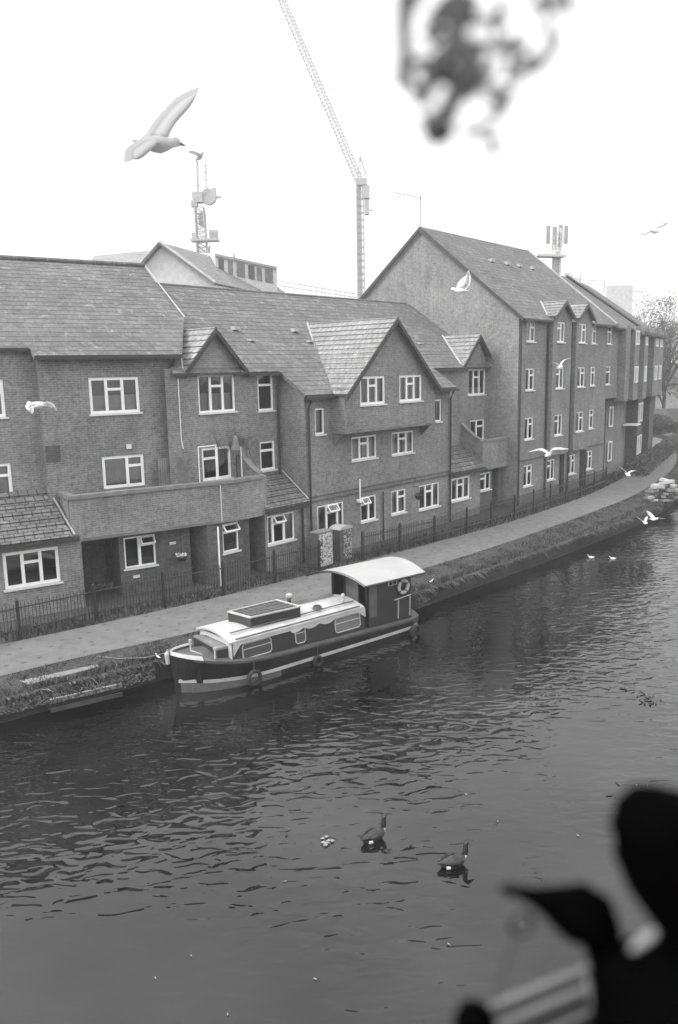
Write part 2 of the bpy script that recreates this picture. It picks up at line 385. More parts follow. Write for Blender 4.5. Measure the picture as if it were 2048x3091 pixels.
# rough grass, uncountable
gr = MB(); rnd = random.Random(3)
def pick(A, B, t, f):
    k = t * (len(A) - 1); i = min(int(k), len(A) - 2); q = k - i
    a = (A[i][0] + q * (A[i + 1][0] - A[i][0]), A[i][1] + q * (A[i + 1][1] - A[i][1])); b = (B[i][0] + q * (B[i + 1][0] - B[i][0]), B[i][1] + q * (B[i + 1][1] - B[i][1]))
    return a[0] + f * (b[0] - a[0]), a[1] + f * (b[1] - a[1])
cnt = 0
while cnt < 42000:
    t = rnd.uniform(.12, .80); f = rnd.random(); f = f if rnd.random() < .6 else f * .3
    x, y = pick(A2, B2, t, f - .04)
    if y < 14 or y > 85: continue
    if y > 50 and rnd.random() < .5: continue
    cl = .5 + .5 * math.sin(x * 3.1 + math.sin(y * 2.3) * 2); h = rnd.uniform(.04, .10) * (.6 + cl) * (1.7 if f < .14 else 1) ; a = rnd.uniform(0, 6.28); wd = rnd.uniform(.012, .035)
    dx, dy = math.cos(a) * wd, math.sin(a) * wd; lx, ly = rnd.uniform(-.6, .6) * h, rnd.uniform(-.6, .6) * h
    if f < .08: lx, ly = 1.1 * h, -1.1 * h; h *= rnd.uniform(-1.5, .6)
    gr.poly([(x - dx, y - dy, -.045), (x + dx, y + dy, -.045), (x + lx, y + ly, -.045 + h)], rnd.choice((0, 0, 0, 1, 1, 2) if f < .2 else (0, 0, 0, 0, 1, 1))); cnt += 1
gr.build('grass', [mat('grass_dark', .045, .8, .2), mat('grass_mid', .08, .8, .2), mat('grass_dry', .17, .8, .2)], kind='stuff')
# low scrub behind the fence, in front of the walls
sg = MB()
for k in range(5000):
    i = rnd.random(); L = PF; q = i * 9 + 3; j = int(q); fq = q - j; j = min(j, len(L) - 2)
    x = L[j][0] + fq * (L[j + 1][0] - L[j][0]); y = L[j][1] + fq * (L[j + 1][1] - L[j][1]); d = rnd.uniform(0, 1.3)
    x -= d * .72; y += d * .7; h = rnd.uniform(.03, .14) * (1 + (rnd.random() < .1) * 1.5); a = rnd.uniform(0, 6.28); wd = rnd.uniform(.015, .05)
    sg.poly([(x - math.cos(a) * wd, y - math.sin(a) * wd, -.05), (x + math.cos(a) * wd, y + math.sin(a) * wd, -.05), (x + rnd.uniform(-.05, .05), y + rnd.uniform(-.05, .05), h)], rnd.choice((0, 0, 1)))
sg.build('ground_cover', [bpy.data.materials['grass_dark'], bpy.data.materials['grass_mid']], kind='stuff')
# water
wm, wn, wb = new('canal_water'); wb.inputs['Base Color'].default_value = (.004, .004, .004, 1); wb.inputs['Roughness'].default_value = .03; wb.inputs['IOR'].default_value = 1.52
tc = N(wn, 'ShaderNodeNewGeometry'); mk = N(wn, 'ShaderNodeTexNoise', Scale=.28, Detail=3., Roughness=.5); wn.links.new(tc.outputs['Position'], mk.inputs['Vector'])
wn.links.new(ramp(wn, mk.outputs[0], [(.42, .002), (.70, .016)]), wb.inputs['Base Color'])
mp = N(wn, 'ShaderNodeMapping'); mp.inputs['Rotation'].default_value = (0, 0, R(-12)); mp.inputs['Scale'].default_value = (1, 1.9, 1)
wn.links.new(tc.outputs['Position'], mp.inputs[0])
w1 = N(wn, 'ShaderNodeTexNoise', Scale=2.0, Detail=1.5, Roughness=.4, Distortion=.7); w2 = N(wn, 'ShaderNodeTexNoise', Scale=.16, Detail=2.)
wn.links.new(mp.outputs[0], w1.inputs['Vector']); wn.links.new(tc.outputs['Position'], w2.inputs['Vector'])
am = N(wn, 'ShaderNodeMath', operation='MULTIPLY'); rp = ramp(wn, w2.outputs[0], [(.40, .25), (.58, 1.)])
wn.links.new(w1.outputs[0], am.inputs[0]); wn.links.new(rp, am.inputs[1])
bp = N(wn, 'ShaderNodeBump', Strength=.75, Distance=.055); wn.links.new(am.outputs[0], bp.inputs['Height']); wn.links.new(bp.outputs[0], wb.inputs['Normal'])
wa = MB(); wa.poly([(-400, -200, ZW), (500, -200, ZW), (500, 600, ZW), (-400, 600, ZW)]); wa.build('water', wm, kind='structure')
# ================================================================ HOUSE A (left)
hA = thing('brick_house', FA.w(2, -3, 0), 'grey brick house at the left edge with wide tiled roof and walled balcony', 'house')
WA = [(1.21, 6.27, 2.95, 7.5, 'FVF', -.5), (1.47, 3.68, 2.96, 4.8, 'FV', 1.2)]
mb = MB()
wall(mb, FA, 0, [(-.4, 3.3), (4.3, 3.3), (4.3, 8.36), (-.4, 8.36)], [x[:4] for x in WA])
wall(mb, FA, -.4, [(-9, 3.3), (-.4, 3.3), (-.4, 8.6), (-9, 8.6)], [(-3.05, 6.3, -1.42, 7.5), (-3.1, 3.6, -1.42, 4.8)])
side(mb, FA, -.4, -.4, 0, 3.3, 8.36); side(mb, FA, 4.3, 0, -12, 0, 8.3)
wall(mb, FA, 1.2, [(-9, -.05), (.22, -.05), (.22, 2.42), (-9, 2.42)], [(-2.23, .97, -.52, 2.15)])
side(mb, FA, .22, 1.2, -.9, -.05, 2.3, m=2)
# wall under the balcony and the porch recess, shade put into darker brick
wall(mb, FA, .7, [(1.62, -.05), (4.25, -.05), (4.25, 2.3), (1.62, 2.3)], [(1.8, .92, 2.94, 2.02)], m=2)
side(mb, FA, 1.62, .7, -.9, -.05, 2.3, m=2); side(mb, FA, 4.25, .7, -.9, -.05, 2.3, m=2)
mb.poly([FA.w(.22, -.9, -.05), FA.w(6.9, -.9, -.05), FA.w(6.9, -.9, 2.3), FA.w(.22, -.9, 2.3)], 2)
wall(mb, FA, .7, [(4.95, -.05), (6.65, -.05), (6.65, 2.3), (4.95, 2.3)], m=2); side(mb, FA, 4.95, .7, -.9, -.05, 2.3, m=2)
mb.poly([FA.w(-9, -12, 0), FA.w(4.3, -12, 0), FA.w(4.3, -12, 8.3), FA.w(-9, -12, 8.3)])
mb.poly([FA.w(4.3, 0, 8.3), FA.w(4.3, -6, 11.9), FA.w(4.3, -12, 8.3)])
mb.build('wall', [BRICK, DARK, BRICKD], hA)
for (a, b, c_, d, co, cu) in WA: window(hA, FA, 0, a, b, c_, d, co, cu, sill=(co == 'FVF'), wid=None if co == 'FVF' else [1.25, .8])
window(hA, FA, -.4, -3.05, 6.3, -1.42, 7.5, 'FV', 1.2); window(hA, FA, -.4, -3.1, 3.6, -1.42, 4.8, 'FV', 1.2)
window(hA, FA, 1.2, -2.23, .97, -.52, 2.15, 'FVF', 0); window(hA, FA, .7, 1.8, .92, 2.94, 2.02, 'FO', 0, wid=[1, 1.05], bd=.06)
zA = lambda n: 8.4 - .6 * n
ro = MB()
slope(ro, [FA.w(s, n, zA(n)) for s, n in ((-.55, .3), (4.5, .3), (5.65, -2.1), (5.65, -6), (-10, -6), (-10, -.12), (-.55, -.12))])
ro.poly([FA.w(-10, -6, 12), FA.w(5.65, -6, 12), FA.w(5.65, -12, 8.4), FA.w(-10, -12, 8.4)])
ro.build('roof', [TILE], hA)
tr = MB(); verge(tr, FA.w(5.7, -2.1, 9.7), FA.w(5.7, -6, 12.06), .03); tr.build('verge', PALE, hA)
tr = MB()
for i in range(39): tr.bar(FA.w(-10 + i * .402, -6, 12.06), FA.w(-10 + i * .402 + .39, -6, 12.06), .09, 0, 8)
tr.build('ridge_tiles', TILE, hA)
ev = MB(); ev.box(FA, -.5, 4.45, .06, .27, 8.1, 8.2); ev.box(FA, -.5, 4.45, .27, .40, 8.1, 8.24); ev.box(FA, -9, -.6, -.35, -.12, 8.4, 8.5); ev.build('gutter', PIPE, hA, split=True)
lr = MB(); slope(lr, [FA.w(-9.2, 1.4, 2.42), FA.w(-.08, 1.4, 2.42), FA.w(-.32, .05, 3.5), FA.w(-9.2, -.0, 3.5)], .3, .05, .1)
slope(lr, [FA.w(-9.2, .05, 3.5), FA.w(-.42, .05, 3.5), FA.w(-.42, -.38, 3.84), FA.w(-9.2, -.38, 3.84)], .3, .05, .1)
lr.build('lean_to_roof', TILEC, hA)
lv = MB(); lv.bar(FA.w(-.02, 1.42, 2.5), FA.w(-.25, 0, 3.56), .035); lv.build('verge', PALE, hA)
lg = MB(); lg.box(FA, -9.2, .1, 1.4, 1.52, 2.28, 2.38); lg.build('gutter', PIPE, hA, split=True)
def parapet(house, F, pts, z0, z1, th=.2, mats=None):
    mb = MB()
    for (a, b) in zip(pts[:-1], pts[1:]):
        P = [F.w(*a, z0), F.w(*b, z0)]; d = (P[1] - P[0]).normalized(); o = Vector((-d.y, d.x, 0)) * th
        mb.hexa([P[0], P[1], P[1] + o, P[0] + o], [p + Vector((0, 0, z1 - z0)) for p in (P[0], P[1], P[1] + o, P[0] + o)])
    return mb
jA = 6.0                                            # where the balcony front bends (A frame)
mb = MB()
mb.box(FA, -.02, jA, 1.0, 1.2, 2.27, 3.62); mb.box(FA, -.05, .15, 0, .997, 2.27, 3.62)
mb.box(FA, .15, jA, -.9, 1.0, 2.2, 2.3)
mb.build('balcony', BRICK, hA)
cp = MB(); cp.box(FA, -.1, jA, .94, 1.27, 3.62, 3.74); cp.box(FA, -.1, .2, 0, .94, 3.62, 3.74); cp.build('coping', LEAD, hA, split=True)
sf = MB(); sf.box(FA, -.06, jA, 1.202, 1.235, 2.2, 2.29); sf.build('balcony_fascia', WOOD, hA)
dp = MB(); dp.pipe([FA.w(4.2, .3, 8.1), FA.w(4.12, .12, 7.8), FA.w(4.12, .09, 7.5), FA.w(4.12, .09, 3.7)], .045, n=8); dp.build('downpipe', PIPE, hA)
bt = MB(); bt.box(FA, -.38, .1, .003, .02, 4.75, 5.3); bt.build('wall_patch', BRICKD, hA)
l = MB(); l.abox(FA.w(2.45, .05, 5.1), (.08, .08, .08)); l.build('wall_lamp', SILLM, hA)
# ================================================================ TERRACE B (middle)
hB = thing('brick_terrace', FB.w(5, -3, 0), 'three storey brick terrace in the middle with a big jettied gable and small side dormers', 'terrace')
rn = -1.35
HL = [(-4.15, 6.12, -2.38, 7.52, 'FVF', -.5), (-1.2, 6.05, -.36, 7.5, 'V', 0), (-1.2, 3.68, -.38, 4.84, 'V', 0), (-4.13, 3.6, -2.72, 4.84, 'VF', 0)]
mb = MB()
wall(mb, FB, rn, [(-5.6, 2.4), (-.0, 2.4), (-.0, 7.75), (-2.0, 7.75), (-3.35, 9.1), (-4.75, 7.75), (-5.6, 7.75)], [h[:4] for h in HL])
side(mb, FB, 0, rn, 0, 0, 7.7, None, 6.8)
MID = [(.6, 5.04, 1.15, 6.09, 'F'), (9.0, 5.04, 9.55, 6.09, 'F'), (2.82, 3.76, 4.52, 4.76, 'FVF'), (5.6, 3.74, 7.27, 4.76, 'FVF'),
       (.6, .95, 2.25, 2.12, 'FOF'), (3.36, 1.02, 4.45, 2.12, 'OF'), (5.53, 1.02, 6.65, 2.12, 'FV'), (7.68, .92, 9.4, 2.1, 'FVF')]
wall(mb, FB, 0, [(0, -.05), (10.3, -.05), (10.3, 6.75), (0, 6.75)], [h[:4] for h in MID])
side(mb, FB, 10.3, 0, rn, 0, 6.8, None, 7.7)
# jettied bay
wall(mb, FB, .7, [(1.6, 5.12), (8.0, 5.12), (8.0, 6.75), (4.8, 9.6), (1.6, 6.75)], [(2.6, 6.13, 4.27, 7.3), (5.28, 6.15, 6.95, 7.3)])
side(mb, FB, 1.6, -.1, .7, 5.12, 6.9); side(mb, FB, 8.0, -.1, .7, 5.12, 6.9)
# right recess
HR = [(14.05, 6.1, 15.8, 7.47, 'FVF', -.3), (14.3, 3.6, 15.75, 4.75, 'FV', 0)]
wall(mb, FB, rn, [(10.3, 2.4), (16.2, 2.4), (16.2, 7.75), (15.95, 7.75), (14.95, 9.25), (13.35, 7.75), (10.3, 7.75)], [h[:4] for h in HR])
# ground floor fronts either side
wall(mb, FB, -.02, [(-2.35, -.05), (-.0, -.05), (-.0, 2.45), (-2.35, 2.45)], [(-2.2, 1.0, -.72, 2.12)])
wall(mb, FB, -.02, [(10.3, -.05), (13.2, -.05), (13.2, 2.45), (10.3, 2.45)], [(10.47, .94, 12.2, 2.1)])
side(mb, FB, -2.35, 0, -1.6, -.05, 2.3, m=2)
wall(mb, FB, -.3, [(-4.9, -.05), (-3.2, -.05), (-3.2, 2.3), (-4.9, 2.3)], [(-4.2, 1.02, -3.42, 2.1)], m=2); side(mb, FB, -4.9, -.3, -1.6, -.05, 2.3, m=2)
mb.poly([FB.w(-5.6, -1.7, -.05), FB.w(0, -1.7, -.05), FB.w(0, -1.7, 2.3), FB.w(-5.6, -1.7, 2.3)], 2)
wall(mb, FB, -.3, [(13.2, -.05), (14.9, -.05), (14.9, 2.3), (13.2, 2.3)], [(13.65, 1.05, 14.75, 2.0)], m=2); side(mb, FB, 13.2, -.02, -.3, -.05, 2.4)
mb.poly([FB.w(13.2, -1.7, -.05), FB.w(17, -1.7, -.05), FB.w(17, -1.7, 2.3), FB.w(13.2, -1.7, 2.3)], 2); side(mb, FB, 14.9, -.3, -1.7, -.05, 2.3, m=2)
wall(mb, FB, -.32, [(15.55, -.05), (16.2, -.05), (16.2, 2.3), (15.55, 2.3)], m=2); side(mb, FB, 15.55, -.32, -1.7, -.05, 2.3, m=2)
mb.build('wall', [BRICK, DARK, BRICKD], hB)
for (a, b, c_, d, co, cu) in HL + HR: window(hB, FB, rn, a, b, c_, d, co, cu, bd=.08 if co != 'VF' else .1)
for i, (a, b, c_, d, co) in enumerate(MID): window(hB, FB, 0, a, b, c_, d, co, [1.2, .5, .9, .7, .4, 0, .9, .3][i], bd=.07, wid=[1, 1.3, .62] if co == 'FOF' else None)
window(hB, FB, .7, 2.6, 6.13, 4.27, 7.3, 'FVF', 1.2); window(hB, FB, .7, 5.28, 6.15, 6.95, 7.3, 'FVF', 1.2)
window(hB, FB, -.02, -2.2, 1.0, -.72, 2.12, 'FOF', .5, bd=.06, wid=[.5, 1.2, 1]); window(hB, FB, -.02, 10.47, .94, 12.2, 2.1, 'FVF', .3)
window(hB, FB, -.3, -4.2, 1.02, -3.42, 2.1, 'O', 0, bd=.06); window(hB, FB, -.3, 13.65, 1.05, 14.75, 2.0, 'VF', 0, bd=.07)
zB = lambda n: 6.83 - .68 * n
_q = FA.w(5.2, -6, 0) - FB.P; sJ = _q.dot(FB.D)
ro = MB()
slope(ro, [FB.w(s, n, zB(n)) for s, n in ((sJ, -6.55), (-5.4, -1.1), (-.22, -1.1), (-.22, .28), (10.48, .28), (10.48, -1.1), (16.05, -1.1), (15.85, -6.55))])
ro.poly([FB.w(sJ, -6.55, zB(-6.55)), FB.w(15.85, -6.55, zB(-6.55)), FB.w(15.85, -12, 7.6), FB.w(sJ, -12, 7.6)])
ro.build('roof', TILE, hB)
rt = MB()
for i in range(int((15.8 - sJ) / .402)): rt.bar(FB.w(sJ + i * .402, -6.55, zB(-6.5)), FB.w(sJ + i * .402 + .39, -6.55, zB(-6.5)), .09, 0, 8)
rt.build('ridge_tiles', TILE, hB)
rv = MB(); verge(rv, FB.w(15.98, -6.45, zB(-6.5) + .05), FB.w(16.05, -1.1, zB(-1.1) + .06), .05); rv.build('flashing', PALE, hB)
vn = MB()
for s in (-4.6, -.4, 3.1, 11.5): vn.box(FB, s, s + .3, -3.7, -3.45, zB(-3.6) + .02, zB(-3.6) + .16); vn.box(FB, s + .25, s + .55, -3.0, -2.8, zB(-2.9) + .02, zB(-2.9) + .1)
vn.build('roof_vent', PALE, hB, split=True)
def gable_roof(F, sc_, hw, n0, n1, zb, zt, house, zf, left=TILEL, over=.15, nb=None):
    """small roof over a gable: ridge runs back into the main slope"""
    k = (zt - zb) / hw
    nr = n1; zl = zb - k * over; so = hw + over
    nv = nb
    for sgn, mtl in ((-1, left), (1, TILE)):  # left slope takes the lit copy of the tile colour
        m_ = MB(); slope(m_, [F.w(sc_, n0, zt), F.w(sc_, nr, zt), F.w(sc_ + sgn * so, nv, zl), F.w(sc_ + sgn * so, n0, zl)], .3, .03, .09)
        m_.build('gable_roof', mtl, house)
    b = MB()
    for sgn in (-1, 1):
        p = F.w(sc_, n0 + .01, zt - .03); q = F.w(sc_ + sgn * so, n0 + .01, zl - .03)
        b.hexa([p, q, q - Vector((0, 0, .2)), p - Vector((0, 0, .2))], [v + F.N * .035 for v in (p, q, q - Vector((0, 0, .2)), p - Vector((0, 0, .2)))])
    b.build('bargeboard', PIPE, house)
    f = MB(); f.bar(F.w(sc_ - so, nv, zl + .08), F.w(sc_, nr, zt + .05), .05); f.build('flashing', PALE, house)
gable_roof(FB, 4.8, 3.2, .98, -4.25, 6.75, 9.72, hB, zB, nb=-.05)
gable_roof(FB, -3.35, 1.35, rn + .2, -3.45, 7.8, 9.2, hB, zB, nb=-1.3)
gable_roof(FB, 14.95, 1.5, rn + .2, -3.6, 7.8, 9.3, hB, zB, nb=-1.3)
gt = MB(); gt.box(FB, -.2, 1.6, .28, .40, 6.46, 6.58); gt.box(FB, 8.2, 10.5, .28, .40, 6.46, 6.58); gt.box(FB, -2.0, -.25, rn + .3, rn + .42, 7.42, 7.53); gt.box(FB, 10.4, 13.3, rn + .3, rn + .42, 7.42, 7.53)
gt.build('gutter', PIPE, hB, split=True)
fas = MB(); fas.box(FB, -.18, 1.6, .2, .277, 6.5, 6.62); fas.box(FB, 8.1, 10.45, .2, .277, 6.5, 6.62); fas.build('fascia', PIPE, hB, split=True)
jt = MB(); jt.box(FB, 1.58, 8.02, -.0, .73, 5.02, 5.117); jt.build('soffit', WOOD, hB)
for s in (1.75, 7.85):
    c = MB(); c.hexa([FB.w(s - .06, 0.01, 4.5), FB.w(s - .06, .6, 5.02), FB.w(s - .06, 0.01, 5.02)], [FB.w(s + .06, 0.01, 4.5), FB.w(s + .06, .6, 5.02), FB.w(s + .06, 0.01, 5.02)]); c.build('bracket', WOOD, hB)
st = MB(); st.box(FB, .05, 10.25, .002, .03, 2.5, 2.56); st.box(FB, .05, 10.25, .002, .045, 2.32, 2.4); st.build('string_course', BRICKD, hB, split=True)
for s, z0, z1, n in ((.14, 0, 6.5, .09), (10.22, 0, 6.5, .09), (-.2, 3.4, 7.4, rn + .09)):
    d = MB(); d.pipe([FB.w(s, n + .2, z1 + .05), FB.w(s, n + .15, z1 - .1), FB.w(s, n, z1 - .4), FB.w(s, n, z0)], .05, n=8); d.build('downpipe', PIPE, hB)
for s in (-.35, 4.85):
    d = MB(); d.pipe([FB.w(s, .08, 2.2), FB.w(s, .08, 0)], .05 if s < 0 else .035, n=8); d.build('downpipe', PIPE, hB)
wp = MB(); wp.pipe([FB.w(3.15, .15, 1.95), FB.w(3.15, .15, 2.95)], .035, n=8); wp.bar(FB.w(3.15, 0, 2.0), FB.w(3.15, .2, 2.0), .08, 0, 8); wp.build('waste_pipe', WHITE, hB)
for (a, b) in ((-2.35, -.02), (10.32, 13.4)):
    lr = MB(); slope(lr, [FB.w(a, .18, 2.42), FB.w(b, .18, 2.42), FB.w(b, rn, 3.5), FB.w(a, rn, 3.5)], .3, .05, .1); lr.build('lean_to_roof', TILEC, hB)
lf = MB(); lf.bar(FB.w(-.04, .15, 2.52), FB.w(-.04, rn, 3.6), .035); lf.build('flashing', PALE, hB)
lg = MB(); lg.box(FB, -2.35, -.02, .18, .29, 2.24, 2.36); lg.box(FB, 10.32, 13.4, .18, .29, 2.24, 2.36); lg.build('gutter', PIPE, hB, split=True)
# balconies of B: left part continues A's, with a curved wing wall
jB = -3.62
kA = FA.w(jA, 1.2, 0); kB0 = FB.w(-2.38, 0, 0)
mb = MB()
def seg_box(P, Q, th, z0, z1, m=0):
    d = (Q - P).normalized(); o = Vector((-d.y, d.x, 0)) * th
    mb.hexa([P + Vector((0, 0, z0)), Q + Vector((0, 0, z0)), Q + o + Vector((0, 0, z0)), P + o + Vector((0, 0, z0))], [p + Vector((0, 0, z1)) for p in (P, Q, Q + o, P + o)], m)
seg_box(kA, kB0, .2, 2.2, 3.63)
mb.hexa([FB.w(-6.5, rn - .3, 2.2), FB.w(-2.4, rn - .3, 2.2), FB.w(-2.4, -.2, 2.2), kA - FA.N * .2 + Vector((0, 0, 2.2))], [FB.w(-6.5, rn - .3, 2.3), FB.w(-2.4, rn - .3, 2.3), FB.w(-2.4, -.2, 2.3), kA - FA.N * .2 + Vector((0, 0, 2.3))])
def wingwall(s0, s1, zfr):
    pr = [(rn, 2.2), (0, 2.2), (0, zfr)] + [(rn * t, zfr + .85 * t ** 1.5) for t in (.15, .3, .45, .6, .75, .9, 1)]
    mb.hexa([FB.w(s0, a, b) for a, b in pr], [FB.w(s1, a, b) for a, b in pr])
    return pr[3:]
c1 = wingwall(-2.38, -2.18, 3.7)
mb.box(FB, 13.6, 16.1, -.2, 0, 2.2, 3.7); mb.box(FB, 13.8, 16.1, rn - .3, -.2, 2.2, 2.3); c2 = wingwall(13.4, 13.6, 3.75)
mb.build('balcony', BRICK, hB, split=True)
mb = MB(); seg_box(kA + FA.N * .072, kB0 + FB.N * .06, .33, 3.63, 3.745); mb.box(FB, 13.6, 16.1, -.26, .06, 3.7, 3.81)
for s, cc in ((-2.28, c1), (13.5, c2)):
    for (a, b), (c_, d) in zip(cc[:-1], cc[1:]):
        mb.hexa([FB.w(s - .14, a, b), FB.w(s + .14, a, b), FB.w(s + .14, c_, d), FB.w(s - .14, c_, d)], [FB.w(s - .14, a, b + .07), FB.w(s + .14, a, b + .07), FB.w(s + .14, c_, d + .07), FB.w(s - .14, c_, d + .07)])
mb.build('coping', LEAD, hB, split=True)
# plates and lamp on the porch walls
for F, s, n, z in ((FA, 3.45, .72, 1.55), (FA, 2.05, .72, .55)):
    p = MB(); p.box(F, s, s + .24, n, n + .02, z, z + .1); p.build('plate', SILLM, hA)
# ================================================================ BLOCK D (four storeys, right)
hD = thing('apartment_block', FD.w(7, -5, 0), 'tall four storey brick block with a broad blank gable end and steep roof', 'apartment block')
mb = MB(); DW = []
rows = [(8.88, 10.0), (6.26, 7.45), (3.56, 4.76), (.93, 2.12)]
for r, (z0, z1) in enumerate(rows):
    cols = [(.9, 'FV')]
    cols += [(9.6, 'FV')] + ([(12.45, 'V')] if r < 2 else [])
    for s, c in cols: DW.append((s, z0, s + (1.05 if c != 'V' else .8), z1, c if r < 3 else 'FV', 0))
DB = []
for r, (z0, z1) in enumerate(rows):
    if r < 3: DB += [(4.0, z0, 5.05, z1, 'VF'), (7.05, z0, 8.15, z1, 'FV')]
zg = 2.45
wall(mb, FD, 0, [(0, -.05), (3.5, -.05), (3.5, 10.3), (0, 10.3)], [h[:4] for h in DW if h[0] < 3])
for (a, b, holes) in ((3.5, 6.0, [h[:4] for h in DB if h[0] < 6]), (6.7, 9.0, [h[:4] for h in DB if h[0] > 6])):
    ap = (a + b) / 2
    wall(mb, FD, .35, [(a, zg), (b, zg), (b, 10.35), (ap, 11.15), (a, 10.35)], holes); side(mb, FD, a, 0, .35, zg, 10.4); side(mb, FD, b, 0, .35, zg, 10.4)
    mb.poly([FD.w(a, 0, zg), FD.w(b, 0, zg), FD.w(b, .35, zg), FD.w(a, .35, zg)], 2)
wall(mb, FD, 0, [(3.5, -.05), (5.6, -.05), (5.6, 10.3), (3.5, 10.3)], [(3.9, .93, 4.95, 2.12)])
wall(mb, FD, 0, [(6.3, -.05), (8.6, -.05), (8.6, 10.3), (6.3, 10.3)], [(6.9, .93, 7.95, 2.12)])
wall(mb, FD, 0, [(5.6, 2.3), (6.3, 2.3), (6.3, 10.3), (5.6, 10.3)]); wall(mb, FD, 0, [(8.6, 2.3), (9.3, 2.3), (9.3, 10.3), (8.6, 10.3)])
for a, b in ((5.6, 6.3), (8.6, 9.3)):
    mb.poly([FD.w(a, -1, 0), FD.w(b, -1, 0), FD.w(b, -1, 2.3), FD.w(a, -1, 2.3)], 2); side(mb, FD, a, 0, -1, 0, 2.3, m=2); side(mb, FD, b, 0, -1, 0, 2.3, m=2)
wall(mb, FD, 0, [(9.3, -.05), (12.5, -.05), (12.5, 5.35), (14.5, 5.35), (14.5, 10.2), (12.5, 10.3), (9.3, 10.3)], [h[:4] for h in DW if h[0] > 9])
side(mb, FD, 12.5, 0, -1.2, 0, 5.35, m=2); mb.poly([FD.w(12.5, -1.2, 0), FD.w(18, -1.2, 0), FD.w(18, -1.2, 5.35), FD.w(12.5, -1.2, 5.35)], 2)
mb.poly([FD.w(12.5, 0, 5.35), FD.w(14.5, 0, 5.35), FD.w(14.5, -1.2, 5.35), FD.w(12.5, -1.2, 5.35)], 2)
G = Fr(FD.P, 39.5 - 90)
wall(mb, G, 0, [(0, -.05), (12.4, -.05), (12.4, 10.3), (6.2, 15.35), (0, 10.3)])
side(mb, FD, 14.5, 0, -12.4, 5.3, 10.3)
mb.build('wall', [BRICK, DARK, BRICKD], hD)
for (a, b, c_, d, co, cu) in DW: window(hD, FD, 0, a, b, c_, d, co, 1.2 if b > 8 else 0, bd=.07)
for i, (a, b, c_, d, co) in enumerate(DB): window(hD, FD, .35, a, b, c_, d, co, 1.2 if b > 8 or i == 2 else 0, bd=.07)
window(hD, FD, 0, 3.9, .93, 4.95, 2.12, 'VF', 0, bd=.07); window(hD, FD, 0, 6.9, .93, 7.95, 2.12, 'FV', 0, bd=.07)
zD = lambda n: 10.35 - .825 * n
ro = MB(); slope(ro, [FD.w(s, n, zD(n)) for s, n in ((-.15, .35), (13.2, .35), (13.2, -6.2), (-.15, -6.2))])
ro.poly([FD.w(-.15, -6.2, 15.46), FD.w(13.2, -6.2, 15.46), FD.w(13.2, -12.6, 10.1), FD.w(-.15, -12.6, 10.1)])
zD2 = lambda n: 10.15 - .72 * n
slope(ro, [FD.w(s, n, zD2(n)) for s, n in ((13.25, .3), (17.6, .3), (17.6, -5.2), (13.25, -5.2))])
ro.build('roof', TILE, hD)
gb = MB()
for (p, q) in ((FD.w(-.2, .35, 10.1), FD.w(-.2, -6.2, 15.42)), (FD.w(-.2, -6.2, 15.42), FD.w(-.2, -12.6, 10.1))):
    gb.hexa([p, q, q - Vector((0, 0, .22)), p - Vector((0, 0, .22))], [v + FD.D * .04 for v in (p, q, q - Vector((0, 0, .22)), p - Vector((0, 0, .22)))])
gb.build('bargeboard', PIPE, hD)
for ap in (4.75, 7.85): gable_roof(FD, ap, 1.25 if ap < 6 else 1.15, .55, -1.05, 10.35, 11.2, hD, zD, nb=.0, over=.08)
rv = MB(); rv.bar(FD.w(13.25, .3, 10.2), FD.w(13.25, -6.2, 15.5), .06); rv.build('verge', PALE, hD)
vn = MB()
for s in (4.2, 6.2, 7.8, 9.6): vn.box(FD, s, s + .35, -4.2, -3.95, zD(-4.05) + .03, zD(-4.05) + .2)
vn.build('roof_vent', PALE, hD, split=True)
gt = MB(); gt.box(FD, -.1, 3.3, .35, .46, 9.95, 10.06); gt.box(FD, 9.1, 13.1, .35, .46, 9.95, 10.06); gt.box(FD, 13.3, 17.5, .3, .41, 9.8, 9.9); gt.build('gutter', PIPE, hD, split=True)
for s, z1, n in ((.08, 10.0, .1), (3.42, 10.0, .1), (6.6, 10.0, .1), (5.7, 2.3, .08), (9.35, 2.3, .08)):
    d = MB(); d.pipe([FD.w(s, n, 0), FD.w(s, n, z1)], .055, n=8); d.build('downpipe', PIPE, hD)
st = MB(); st.box(FD, 0.15, 3.5, .002, .04, 2.38, 2.46); st.box(FD, 9.4, 12.45, .002, .04, 2.38, 2.46); st.build('string_course', BRICKD, hD, split=True)
ae = MB(); t = G.w(6.2, 0, 15.4); ae.pipe([t, t + Vector((0, 0, 1.75))], .02); bm_ = t + Vector((-.02, 0, 1.62)); ae.bar(bm_, bm_ - RT * 1.5 + Vector((0, .3, .35)), .015)
for k in range(7): c = bm_ + (Vector((0, .3, .35)) - RT * 1.5) * (k / 6.5); ae.bar(c - Vector((0, 0, .16)), c + Vector((0, 0, .16)), .008)
ae.build('aerial', PIPE, hD)
